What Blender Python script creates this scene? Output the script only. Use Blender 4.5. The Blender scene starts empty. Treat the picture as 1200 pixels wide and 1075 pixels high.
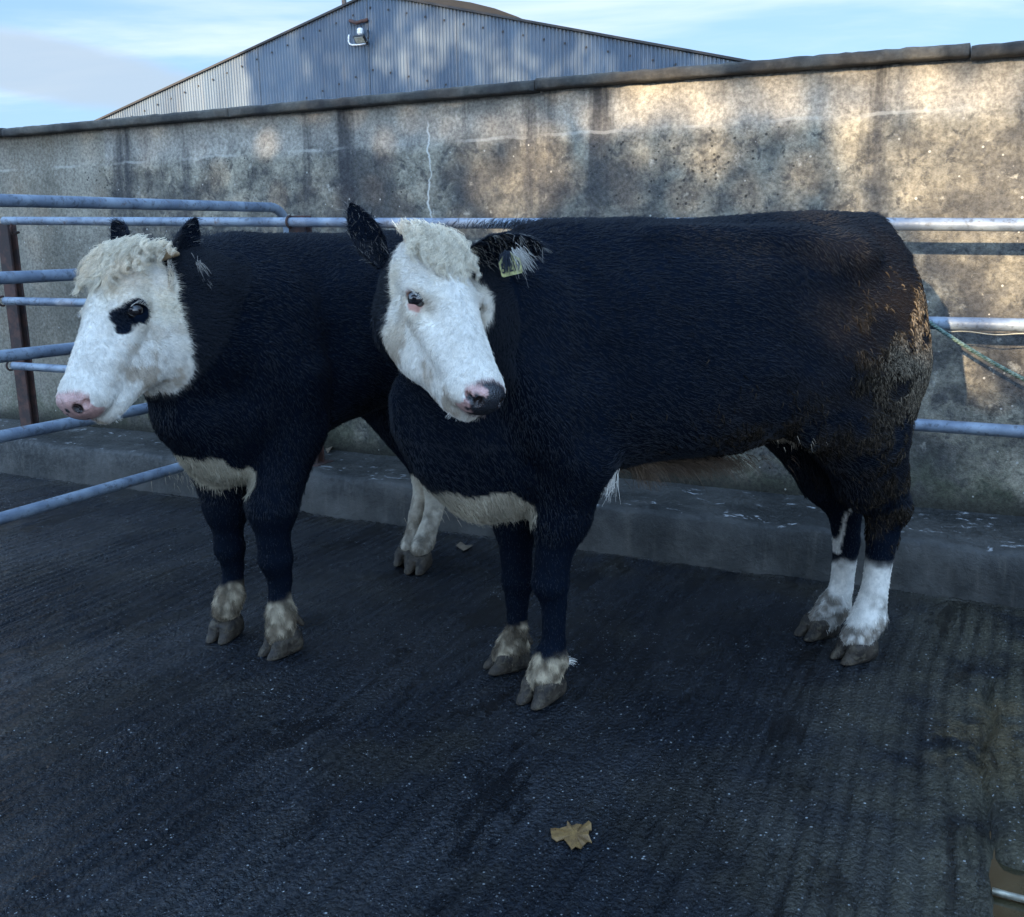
import bpy, math
import numpy as np
from mathutils import Matrix, Vector
rng = np.random.default_rng(7)
S = bpy.context.scene
COL = S.collection
R = math.radians

# ------------------------------------------------------------------ camera
H = 1.35; F = 1150.; CX, CY = 600., 537.5
PITCH = R(12.4); ROLL = R(0.75)
fw = np.array([0, math.cos(PITCH), -math.sin(PITCH)]); r0 = np.array([1., 0, 0]); u0 = np.cross(r0, fw)
rt = math.cos(ROLL)*r0-math.sin(ROLL)*u0; up = math.cos(ROLL)*u0+math.sin(ROLL)*r0
EYE = np.array([0, 0, H])
def ray(x, y): return fw+rt*(x-CX)/F+up*(CY-y)/F
def gz(x, y, z=0.):
    d = ray(x, y); return EYE+d*(z-H)/d[2]
def onplane(x, y, p, n):
    d = ray(x, y); return EYE+d*(np.dot(p-EYE, n)/np.dot(d, n))
def at(x, y, dep): return EYE+ray(x, y)*dep
def proj(P):
    v = np.asarray(P)-EYE; z = v@fw
    return CX+F*(v@rt)/z, CY-F*(v@up)/z
cd = bpy.data.cameras.new('camera'); cam = bpy.data.objects.new('camera', cd); COL.objects.link(cam)
cd.sensor_width = 36; cd.lens = 36*F/1200; cd.clip_end = 3000; cd.clip_start = .05
M = Matrix.Identity(4)
for i in range(3):
    M[i][0] = rt[i]; M[i][1] = up[i]; M[i][2] = -fw[i]; M[i][3] = EYE[i]
cam.matrix_world = M; S.camera = cam

# wall frame: u along the wall (to the right), v out of the wall towards the yard
WA = np.array([0, 4.929, 0]); U = np.array([.8963, -.4434, 0]); N = np.array([-.4434, -.8963, 0]); ZZ = np.array([0, 0, 1.])
def W(u, v, z): return WA+U*u+N*v+ZZ*z
WM = Matrix(((U[0], N[0], 0, WA[0]), (U[1], N[1], 0, WA[1]), (0, 0, 1, 0), (0, 0, 0, 1)))
def onwall(x, y, v=0.):
    P = onplane(x, y, W(0, v, 0), N); return float((P-WA)@U), float(P[2])

# ------------------------------------------------------------------ helpers
def tag(o, label=None, cat=None, group=None, kind=None):
    if label: o['label'] = label
    if cat: o['category'] = cat
    if group: o['group'] = group
    if kind: o['kind'] = kind
    return o
def empty(name, loc=(0, 0, 0), mat=None):
    o = bpy.data.objects.new(name, None); COL.objects.link(o)
    if mat is not None: o.matrix_world = mat
    else: o.location = Vector([float(a) for a in loc])
    o.empty_display_size = .1
    return o
def mesh_obj(name, V, Fs, mat, parent=None, smooth=True, col=None, mw=None):
    """V are world coordinates; with mw given they are local to mw"""
    me = bpy.data.meshes.new(name)
    V = np.asarray(V, dtype=np.float32)
    if isinstance(Fs, np.ndarray):
        n, k = Fs.shape
        me.vertices.add(len(V)); me.vertices.foreach_set('co', V.ravel())
        me.loops.add(n*k); me.loops.foreach_set('vertex_index', Fs.astype(np.int32).ravel())
        me.polygons.add(n); me.polygons.foreach_set('loop_start', np.arange(n, dtype=np.int32)*k)
        me.update(calc_edges=True)
    else:
        me.from_pydata(V.tolist(), [], [list(map(int, f)) for f in Fs]); me.update()
    me.validate()
    me.polygons.foreach_set('use_smooth', np.full(len(me.polygons), smooth))
    if col is not None:
        a = me.attributes.new('col', 'FLOAT_COLOR', 'POINT')
        c = np.ones((len(V), 4), np.float32); c[:, :3] = col; a.data.foreach_set('color', c.ravel())
    me.materials.append(mat)
    o = bpy.data.objects.new(name, me); COL.objects.link(o)
    if parent is not None:
        o.parent = parent
        o.matrix_parent_inverse = parent.matrix_world.inverted() if mw is None else Matrix.Identity(4)
    elif mw is not None: o.matrix_world = mw
    return o
class MB:
    def __init__(s): s.V = []; s.F = []; s.n = 0
    def add(s, V, Fs):
        V = np.asarray(V, float); s.V.append(V); s.F += [[i+s.n for i in f] for f in Fs]; s.n += len(V); return s
    def box(s, c, h, ax=None, bev=0.):
        ax = np.eye(3) if ax is None else np.asarray(ax)
        h = np.asarray(h, float); c = np.asarray(c, float)
        if bev <= 0:
            P = np.array([[x, y, z] for x in (-1, 1) for y in (-1, 1) for z in (-1, 1)], float)*h
            return s.add(c+P@ax, [[0, 1, 3, 2], [4, 6, 7, 5], [0, 4, 5, 1], [2, 3, 7, 6], [0, 2, 6, 4], [1, 5, 7, 3]])
        b = min(bev, h.min()*.9); idx = {}; P = []
        for x in (-1, 1):
            for y in (-1, 1):
                for z in (-1, 1):
                    for a in range(3):
                        q = np.array([x, y, z])*(h-b); q[a] += (x, y, z)[a]*b
                        idx[(x, y, z, a)] = len(P); P.append(q)
        Fs = []
        for a in range(3):
            o1, o2 = (a+1) % 3, (a+2) % 3
            for sg in (-1, 1):
                f = []
                for p, q in ((-1, -1), (1, -1), (1, 1), (-1, 1)):
                    k = [0, 0, 0]; k[a] = sg; k[o1] = p; k[o2] = q; f.append(idx[(*k, a)])
                Fs.append(f if sg > 0 else f[::-1])
            for p in (-1, 1):
                for q in (-1, 1):
                    k1 = [0, 0, 0]; k1[a] = -1; k1[o1] = p; k1[o2] = q; k2 = list(k1); k2[a] = 1
                    f = [idx[(*k1, o1)], idx[(*k2, o1)], idx[(*k2, o2)], idx[(*k1, o2)]]
                    Fs.append(f if p*q < 0 else f[::-1])
        for x in (-1, 1):
            for y in (-1, 1):
                for z in (-1, 1):
                    f = [idx[(x, y, z, 0)], idx[(x, y, z, 1)], idx[(x, y, z, 2)]]
                    Fs.append(f if x*y*z > 0 else f[::-1])
        return s.add(c+np.array(P)@ax, Fs)
    def tube(s, pts, r, n=16, cap=True):
        pts = np.asarray(pts, float); m = len(pts); r = np.broadcast_to(np.asarray(r, float), (m,))
        T = np.gradient(pts, axis=0); T /= np.linalg.norm(T, axis=1)[:, None]
        a = np.array([0, 0, 1.]) if abs(T[0][2]) < .9 else np.array([1., 0, 0])
        nrm = np.cross(T[0], a); nrm /= np.linalg.norm(nrm); V = []
        for i in range(m):
            nrm = nrm-T[i]*(nrm@T[i]); nrm /= np.linalg.norm(nrm); b = np.cross(T[i], nrm)
            th = np.arange(n)*2*np.pi/n
            V.append(pts[i]+r[i]*(np.cos(th)[:, None]*nrm+np.sin(th)[:, None]*b))
        V = np.concatenate(V)
        Fs = [[i*n+j, i*n+(j+1) % n, (i+1)*n+(j+1) % n, (i+1)*n+j] for i in range(m-1) for j in range(n)]
        if cap: Fs += [list(range(n))[::-1], [(m-1)*n+j for j in range(n)]]
        return s.add(V, Fs)
    def build(s, name, mat, parent=None, smooth=False, mw=None):
        return mesh_obj(name, np.concatenate(s.V), s.F, mat, parent, smooth, mw=mw)

def hash3(i, j, k, seed):
    h = (i.astype(np.int64)*374761393+j.astype(np.int64)*668265263+k.astype(np.int64)*2147483647+seed*144665) & 0xffffffff
    h = ((h ^ (h >> 13))*1274126177) & 0xffffffff
    h = ((h ^ (h >> 16))*2246822519) & 0xffffffff
    return ((h ^ (h >> 15)) & 0xffffff)/float(0xffffff)
def vnoise(P, sc, seed=0):
    P = np.asarray(P)*sc; I = np.floor(P).astype(int); f = P-I; f = f*f*(3-2*f); out = 0
    for a in (0, 1):
        for b in (0, 1):
            for c in (0, 1):
                w = (f[:, 0] if a else 1-f[:, 0])*(f[:, 1] if b else 1-f[:, 1])*(f[:, 2] if c else 1-f[:, 2])
                out = out+w*hash3(I[:, 0]+a, I[:, 1]+b, I[:, 2]+c, seed)
    return out*2-1
def fbm(P, sc, seed=0, o=3):
    return sum(vnoise(P, sc*2**i, seed+i)*.5**i for i in range(o))
def sstep(a, b, x):
    t = np.clip((x-a)/(b-a), 0, 1); return t*t*(3-2*t)
def unit(v):
    v = np.asarray(v, float); return v/np.linalg.norm(v, axis=-1, keepdims=True)

# ------------------------------------------------------------------ node helper
class NT:
    def __init__(s, name):
        s.m = bpy.data.materials.new(name); s.m.use_nodes = True; s.t = s.m.node_tree; s.t.nodes.clear()
        s.out = s.n('ShaderNodeOutputMaterial'); s.b = s.n('ShaderNodeBsdfPrincipled'); s.l(s.b.outputs[0], s.out.inputs[0])
    def n(s, ty, **k):
        x = s.t.nodes.new(ty)
        for a, v in k.items(): setattr(x, a, v)
        return x
    def l(s, a, b): s.t.links.new(a, b)
    def set(s, inp, v):
        if hasattr(v, 'is_output') or hasattr(v, 'node'): s.l(v, inp)
        elif isinstance(v, tuple) and len(v) == 3 and inp.type == 'RGBA': inp.default_value = (*v, 1)
        else: inp.default_value = v
    def P(s, **k):
        for a, v in k.items(): s.set(s.b.inputs[a.replace('_', ' ')], v)
    def math(s, op, a, b=0., c=0., clamp=False):
        x = s.n('ShaderNodeMath', operation=op, use_clamp=clamp)
        for i, v in enumerate((a, b, c)): s.set(x.inputs[i], v)
        return x.outputs[0]
    def mix(s, f, a, b, mode='MIX'):
        x = s.n('ShaderNodeMix', data_type='RGBA', blend_type=mode)
        s.set(x.inputs[0], f); s.set(x.inputs[6], a); s.set(x.inputs[7], b); return x.outputs[2]
    def ramp(s, f, a, b, lo=0., hi=1.):
        x = s.n('ShaderNodeMapRange', interpolation_type='SMOOTHSTEP')
        for i, v in enumerate((f, a, b, lo, hi)): s.set(x.inputs[i], v)
        return x.outputs[0]
    def co(s, kind='Object'): return s.n('ShaderNodeTexCoord').outputs[kind]
    def map(s, v, sc=(1, 1, 1), rot=(0, 0, 0), loc=(0, 0, 0)):
        x = s.n('ShaderNodeMapping'); s.l(v, x.inputs[0])
        x.inputs['Scale'].default_value = sc; x.inputs['Rotation'].default_value = rot; x.inputs['Location'].default_value = loc
        return x.outputs[0]
    def noise(s, v, sc, det=4., rough=.55, dist=0.):
        x = s.n('ShaderNodeTexNoise'); s.l(v, x.inputs['Vector']); x.inputs['Scale'].default_value = sc
        x.inputs['Detail'].default_value = det; x.inputs['Roughness'].default_value = rough; x.inputs['Distortion'].default_value = dist
        return x.outputs[0]
    def vor(s, v, sc, feat='F1', out=0, rnd=1.):
        x = s.n('ShaderNodeTexVoronoi', feature=feat); s.l(v, x.inputs['Vector']); x.inputs['Scale'].default_value = sc
        x.inputs['Randomness'].default_value = rnd
        return x.outputs[out]
    def sep(s, v):
        x = s.n('ShaderNodeSeparateXYZ'); s.l(v, x.inputs[0]); return x.outputs
    def bump(s, h, st=.5, d=.01, nrm=None):
        x = s.n('ShaderNodeBump'); s.set(x.inputs['Height'], h); x.inputs['Strength'].default_value = st; x.inputs['Distance'].default_value = d
        if nrm is not None: s.l(nrm, x.inputs['Normal'])
        s.l(x.outputs[0], s.b.inputs['Normal']); return x.outputs[0]

# ------------------------------------------------------------------ light and sky
SUNH = unit(N*math.cos(R(3.5))-U*math.sin(R(3.5))); EL = R(12.5)
SUN = np.array([SUNH[0]*math.cos(EL), SUNH[1]*math.cos(EL), math.sin(EL)])
ld = bpy.data.lights.new('sun', 'SUN'); ld.energy = 5.0; ld.angle = R(.5); ld.color = (1., .78, .50)
so = bpy.data.objects.new('sun', ld); COL.objects.link(so)
so.rotation_euler = Vector(SUN.tolist()).to_track_quat('Z', 'Y').to_euler(); so.location = (-5, -5, 12)
w = bpy.data.worlds.new('World'); S.world = w; w.use_nodes = True; t = w.node_tree; t.nodes.clear()
class WT(NT):
    def __init__(s, t): s.t = t
q = WT(t)
outw = q.n('ShaderNodeOutputWorld'); bg = q.n('ShaderNodeBackground'); q.l(bg.outputs[0], outw.inputs[0]); bg.inputs[1].default_value = .1
sky = q.n('ShaderNodeTexSky', sky_type='NISHITA'); sky.sun_disc = False; sky.sun_elevation = EL
sky.sun_rotation = math.atan2(SUN[0], SUN[1]); sky.air_density = 1.0; sky.dust_density = .4; sky.ozone_density = 1.6
gco = q.co('Generated'); sx = q.sep(gco)
den = q.math('ADD', q.math('MAXIMUM', sx[2], 0.), .12)
cv = q.n('ShaderNodeCombineXYZ'); q.l(q.math('DIVIDE', sx[0], den), cv.inputs[0]); q.l(q.math('DIVIDE', sx[1], den), cv.inputs[1])
cm = q.map(cv.outputs[0], (.55, 1.1, 1), (0, 0, R(-12)), (3.1, 1.7, 0))
c1 = q.noise(cm, .9, 7, .55, .6); c2 = q.noise(q.map(cv.outputs[0], (.5, .9, 1), (0, 0, R(-20)), (0.4, 5.2, 0)), .8, 6, .55, .4)
low = q.ramp(sx[2], .0, .45, 1, .55)
cloud = q.math('MULTIPLY', q.ramp(c1, .46, .74), low)
base = q.mix(.62, sky.outputs[0], (3.1, 5.4, 9.2))
veil = q.mix(cloud, base, (6.4, 7.4, 8.6))
grey = q.math('MULTIPLY', q.ramp(c2, .56, .68), .75)
grey = q.math('MULTIPLY', grey, q.ramp(sx[2], .12, .2, 1., 1.))
fin = q.mix(grey, veil, (4.0, 4.7, 5.9))
# the long grey bank low on the left
bd = unit(ray(60, 82)); sp = q.sep(gco)
az_ = q.math('DIVIDE', sp[0], q.math('MAXIMUM', sp[1], .05)); bx = q.math('SUBTRACT', az_, float(bd[0]/bd[1]))
bz = q.math('SUBTRACT', q.math('SUBTRACT', sp[2], float(bd[2])), q.math('MULTIPLY', bx, -.12))
wob = q.math('MULTIPLY', q.math('SUBTRACT', q.noise(q.map(gco, (1, 1, 2.5)), 9, 6, .6), .5), .9)
rr_ = q.math('ADD', q.math('ADD', q.math('POWER', q.math('DIVIDE', bx, .20), 2.), q.math('POWER', q.math('DIVIDE', bz, .030), 2.)), wob)
bank = q.math('MULTIPLY', q.ramp(rr_, 1.15, .35), q.math('GREATER_THAN', sp[1], .1))
fin = q.mix(q.math('MULTIPLY', bank, .85), fin, (3.7, 4.6, 5.6))
# the air is much brighter towards the low sun than away from it
dt = q.n('ShaderNodeVectorMath', operation='DOT_PRODUCT'); q.l(gco, dt.inputs[0]); dt.inputs[1].default_value = tuple(float(a) for a in SUN)
gl = q.n('ShaderNodeMapRange', interpolation_type='SMOOTHSTEP'); q.l(dt.outputs['Value'], gl.inputs[0])
for i_, v_ in enumerate((-.45, .75, .70, 2.5)): gl.inputs[i_+1].default_value = v_
sc_ = q.n('ShaderNodeVectorMath', operation='SCALE'); q.l(fin, sc_.inputs[0]); q.l(gl.outputs[0], sc_.inputs['Scale'])
q.l(sc_.outputs[0], bg.inputs[0])
S.view_settings.view_transform = 'Standard'; S.view_settings.look = 'None'; S.view_settings.gamma = 1; S.view_settings.exposure = 1.15
S.cycles.use_denoising = True
S.cycles.max_bounces = 6; S.cycles.diffuse_bounces = 3; S.cycles.glossy_bounces = 3

# ------------------------------------------------------------------ materials
def mat_plain(name, c, rough=.6, metal=0., bump=None, var=.25, sc=20., spec=.5):
    k = NT(name); co = k.co(); nz = k.noise(co, sc, 5)
    k.P(Base_Color=k.mix(k.ramp(nz, .3, .7), tuple(x*(1-var) for x in c), tuple(min(1, x*(1+var)) for x in c)), Roughness=rough, Metallic=metal)
    k.b.inputs['Specular IOR Level'].default_value = spec
    if bump: k.bump(k.noise(co, sc*3, 4), *bump)
    return k.m
M_galv = None
def make_galv():
    k = NT('galvanised_pipe'); co = k.co()
    n1 = k.noise(co, 9, 5); n2 = k.noise(co, 120, 3); dirt = k.ramp(k.noise(co, 34, 6, .65), .52, .68)
    c = k.mix(k.ramp(n1, .35, .65), (.13, .165, .22), (.24, .29, .35))
    c = k.mix(k.math('MULTIPLY', dirt, .7), c, (.05, .055, .065))
    c = k.mix(k.math('MULTIPLY', k.ramp(k.noise(k.map(co, loc=(5, 1, 2)), 21, 7, .7), .60, .70), .7), c, (.11, .060, .035))
    k.P(Base_Color=c, Metallic=.15, Roughness=k.ramp(n2, .3, .7, .45, .62)); k.bump(n2, .25, .002); return k.m
M_galv = make_galv()
def make_rust():
    k = NT('rusty_paint'); co = k.co(); n1 = k.noise(co, 14, 6, .6)
    k.P(Base_Color=k.mix(k.ramp(n1, .4, .65), (.035, .022, .020), (.085, .038, .028)), Roughness=.8); k.bump(k.noise(co, 90, 4), .4, .003); return k.m
M_rust = make_rust()

# ------------------------------------------------------------------ wall
def make_wall_mat(band, crack_u, left_u):
    k = NT('weathered_render'); co = k.co(); x = k.sep(co); u, z = x[0], x[2]
    big = k.noise(co, 1.3, 5, .6); mid = k.noise(co, 6, 6, .65); fine = k.noise(co, 60, 5, .7); grit = k.noise(co, 190, 2, .6)
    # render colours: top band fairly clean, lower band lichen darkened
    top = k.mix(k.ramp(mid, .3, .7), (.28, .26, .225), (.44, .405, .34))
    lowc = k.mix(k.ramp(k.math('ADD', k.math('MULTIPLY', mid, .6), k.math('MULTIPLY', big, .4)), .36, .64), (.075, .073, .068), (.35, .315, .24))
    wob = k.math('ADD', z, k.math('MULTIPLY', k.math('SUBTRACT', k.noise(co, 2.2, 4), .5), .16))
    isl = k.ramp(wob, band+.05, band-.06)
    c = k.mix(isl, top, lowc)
    stn = k.ramp(k.noise(k.map(co, (1, 1, 1.3), loc=(9.3, 0, 2.2)), 1.0, 6, .6, .3), .45, .58)
    c = k.mix(k.math('MULTIPLY', stn, k.math('ADD', .35, k.math('MULTIPLY', isl, .4))), c, (.050, .051, .055))
    # blotches of grey-black lichen
    lich = k.ramp(k.noise(co, 16, 7, .7, .5), .50, .64)
    c = k.mix(k.math('MULTIPLY', lich, k.math('ADD', .22, k.math('MULTIPLY', isl, .55))), c, (.055, .055, .056))
    pale = k.ramp(k.noise(k.map(co, loc=(3, 7, 1)), 13, 6, .65), .60, .70)
    c = k.mix(k.math('MULTIPLY', pale, .55), c, (.42, .40, .34))
    # vertical runs below the coping
    st = k.noise(k.map(co, (4.2, 1, .33), loc=(1.3, 0, 0)), 1.0, 5, .62)
    runf = k.math('MULTIPLY', k.ramp(st, .53, .68), k.ramp(z, .7, 1.95))
    c = k.mix(k.math('MULTIPLY', runf, .88), c, (.05, .05, .054))
    # smoother beige section at the far left
    il = k.ramp(k.math('ADD', u, k.math('MULTIPLY', k.math('SUBTRACT', mid, .5), .03)), left_u+.012, left_u-.012)
    c = k.mix(k.math('MULTIPLY', il, .8), c, k.mix(k.ramp(k.noise(k.map(co, (1, 1, .5)), 3, 5), .35, .65), (.20, .18, .14), (.32, .29, .23)))
    # green algae low down
    alg = k.math('MULTIPLY', k.ramp(z, .62, .22), k.ramp(k.noise(co, 5, 5, .6), .35, .6))
    c = k.mix(k.math('MULTIPLY', alg, .7), c, (.05, .062, .03))
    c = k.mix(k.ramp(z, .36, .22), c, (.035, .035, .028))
    # exposed grit and pale flecks
    c = k.mix(.5, c, k.mix(k.ramp(fine, .3, .7), (.15, .15, .15), (.85, .85, .85)), 'OVERLAY')
    vd = k.vor(co, 26); vh = k.vor(co, 26, out=1)
    sel = k.math('GREATER_THAN', k.sep(vh)[0], .84)
    fl = k.math('MULTIPLY', k.ramp(k.math('ADD', k.math('ADD', vd, k.math('MULTIPLY', k.sep(vh)[1], .16)), k.math('MULTIPLY', fine, .14)), .27, .21), k.math('MULTIPLY', sel, isl))
    c = k.mix(k.math('MULTIPLY', fl, .75), c, (.50, .48, .43))
    pd = k.vor(k.map(co, loc=(5, 5, 5)), 34); ps = k.math('GREATER_THAN', k.sep(k.vor(k.map(co, loc=(5, 5, 5)), 34, out=1))[1], .62)
    pit = k.math('MULTIPLY', k.math('MULTIPLY', k.ramp(pd, .26, .16), ps), isl)
    c = k.mix(k.math('MULTIPLY', pit, .8), c, (.03, .03, .03))
    # lime filled cracks
    cn = k.math('MULTIPLY', k.math('SUBTRACT', k.noise(k.map(co, (.1, 1, 1)), 7, 7, .65), .5), .10)
    du = k.math('ABSOLUTE', k.math('ADD', k.math('SUBTRACT', u, crack_u), cn))
    cr = k.ramp(k.math('ADD', du, k.math('ADD', k.math('MULTIPLY', fine, .008), k.math('MULTIPLY', k.noise(co, 12, 3), .010))), .0165, .009)
    hn = k.math('MULTIPLY', k.math('SUBTRACT', k.noise(k.map(co, (1, 1, .1)), 7, 5), .5), .04)
    dz = k.math('ABSOLUTE', k.math('ADD', k.math('SUBTRACT', z, band), hn))
    hc = k.math('MULTIPLY', k.ramp(dz, .010, .004), k.ramp(k.noise(co, 3.1, 3), .42, .58))
    ck = k.math('MAXIMUM', k.math('MULTIPLY', cr, k.ramp(z, band+.12, band+.08)), k.math('MULTIPLY', hc, .3))
    c = k.mix(ck, c, (.58, .56, .50))
    k.P(Base_Color=c, Roughness=.93); k.b.inputs['Specular IOR Level'].default_value = .25
    h = k.math('ADD', k.math('MULTIPLY', fine, .6), k.math('ADD', k.math('MULTIPLY', grit, .35), k.math('MULTIPLY', mid, .8)))
    h = k.math('SUBTRACT', h, k.math('MULTIPLY', pit, .5)); h = k.math('ADD', h, k.math('MULTIPLY', isl, .25))
    k.bump(h, .75, .012); return k.m
u_crack, z_band = onwall(503, 168); u_left, _ = onwall(126, 200)
M_wall = make_wall_mat(z_band, u_crack, u_left)
def make_concrete(name, a, b, rough=(.5, .85), white=0., wet=0.):
    k = NT(name); co = k.co(); n1 = k.noise(co, 3, 6, .65); n2 = k.noise(co, 45, 5, .7)
    c = k.mix(k.ramp(n1, .35, .65), a, b); c = k.mix(.45, c, k.mix(k.ramp(n2, .3, .7), (.2, .2, .2), (.8, .8, .8)), 'OVERLAY')
    z = k.sep(k.n('ShaderNodeNewGeometry').outputs['Normal'])[2]
    if white:
        s = k.math('MULTIPLY', k.ramp(k.noise(k.map(co, (1, 1.6, 1)), 11, 8, .7, .8), .59, .67), k.ramp(z, .7, .95))
        c = k.mix(k.math('MULTIPLY', s, white), c, (.50, .51, .52))
        runs = k.math('MULTIPLY', k.ramp(k.noise(k.map(co, (9, 9, .8)), 2, 5, .65), .5, .72), k.ramp(z, .6, .2))
        c = k.mix(k.math('MULTIPLY', runs, .35), c, (.11, .10, .085))
    k.P(Base_Color=c, Roughness=k.ramp(n2, .35, .65, *rough)); k.bump(k.math('ADD', n2, n1), .6, .008); return k.m
M_ledge = make_concrete('ledge_concrete', (.014, .0155, .015), (.052, .051, .047), (.5, .85), .7)
M_cope = make_concrete('coping_concrete', (.022, .022, .022), (.10, .092, .076), (.8, .95))

topz = [(px,)+onwall(px, py) for px, py in ((-400, 188), (0, 153), (240, 131), (600, 99), (1200, 50), (1500, 25))]
def wtop(u): return np.interp(u, [a[1] for a in topz], [a[2] for a in topz])
UL, UR = -7.5, 5.5
wall = empty('yard_wall', W(-.5, -.1, 0)); tag(wall, 'tall weathered rendered concrete wall with lichen stains behind the cattle', 'wall')
bpy.context.view_layer.update()
us = np.linspace(UL, UR, 400); zs = np.linspace(-.1, 1, 80)
def wall_mesh():
    V = []; n = len(us); m = len(zs)
    UU, TT = np.meshgrid(us, zs, indexing='ij'); top = wtop(UU)-.040; Zc = np.where(TT < 0, TT, TT*top)
    P = np.stack([UU, np.zeros_like(UU), Zc], -1).reshape(-1, 3)
    P[:, 1] = fbm(P, 1.1, 3)*.008+fbm(P, 6, 9)*.003+.012*sstep(z_band+.03, z_band-.03, P[:, 2]+.01*fbm(P, 3, 5))
    Fs = [[i*m+j, (i+1)*m+j, (i+1)*m+j+1, i*m+j+1] for i in range(n-1) for j in range(m-1)]
    Fs = np.array(Fs)[:, ::-1]
    B = P.copy(); B[:, 1] = -.22
    k = n*m
    ring = [i*m+m-1 for i in range(n)]
    rows = [[ring[i], ring[i]+k, ring[i+1]+k, ring[i+1]] for i in range(n-1)]
    ends = [[j, j+k, j+1+k, j+1] for j in range(m-1)]+[[(n-1)*m+j, (n-1)*m+j+1, (n-1)*m+j+1+k, (n-1)*m+j+k] for j in range(m-1)]
    return np.concatenate([P, B]), np.concatenate([Fs, Fs[:, ::-1]+k, np.array(rows), np.array(ends)])
V, Fs = wall_mesh()
wo = mesh_obj('render_face', V, Fs, M_wall, smooth=True, mw=WM)
wo.parent = wall; wo.matrix_parent_inverse = wall.matrix_world.inverted()
# coping: slabs in lengths with lumpy arris
cb = MB(); joints = [UL]
j_u = onwall(1138, 60)[0]; L = .0
js = sorted([j_u+i*1.83 for i in range(-8, 3)]); js = [UL]+[a for a in js if UL+.3 < a < UR-.3]+[UR]
for a, b in zip(js[:-1], js[1:]):
    n = max(4, int((b-a)/.025)); uu = np.linspace(a+.003, b-.003, n)
    prof = np.array([(-.245, -.045), (-.245, -.012), (-.22, 0), (.056, 0.003), (.066, -.003), (.069, -.010), (.068, -.036), (.063, -.044), (.02, -.045)])
    ring = []
    jit = rng.uniform(-.006, .006)
    for x in uu:
        P = np.stack([np.full(len(prof), x), prof[:, 0], prof[:, 1]+wtop(x)+jit], 1)
        nn = fbm(P, 30, 21, 3)*.004+fbm(P, 3, 2, 2)*.003
        P[:, 1] += nn; P[:, 2] += fbm(P, 26, 33, 3)*.0035; ring.append(P)
    m = len(prof); V = np.concatenate(ring)
    Fs = [[i*m+j, i*m+(j+1) % m, (i+1)*m+(j+1) % m, (i+1)*m+j] for i in range(n-1) for j in range(m)]
    Fs += [list(range(m))[::-1], [(n-1)*m+j for j in range(m)]]
    cb.add(V, Fs)
co_ = cb.build('coping', M_cope, smooth=True, mw=WM); co_.parent = wall; co_.matrix_parent_inverse = wall.matrix_world.inverted()

# ledge along the wall foot
LV = .49
def ledge():
    n = 420; uu = np.linspace(UL, UR, n)
    prof = [(-.05, .222), (.12, .22), (.3, .218), (LV-.035, .216), (LV-.012, .208), (LV, .19), (LV+.004, .12), (LV+.008, .05), (LV+.012, -.02)]
    prof = np.array(prof); m = len(prof); V = []
    for x in uu:
        P = np.stack([np.full(m, x), prof[:, 0], prof[:, 1]], 1)
        e = fbm(P, 4, 50, 4); e2 = fbm(P, 22, 60, 2)
        P[1:, 1] += (e*.010+e2*.004)[1:]; P[1:-1, 2] += (fbm(P, 5, 70, 3)*.008+e2*.003)[1:-1]; V.append(P)
    Fs = np.array([[i*m+j, i*m+j+1, (i+1)*m+j+1, (i+1)*m+j] for i in range(n-1) for j in range(m-1)])
    return np.concatenate(V), Fs
V, Fs = ledge(); tag(mesh_obj('raised_ledge', V, Fs, M_ledge, smooth=True, mw=WM), kind='structure')

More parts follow.
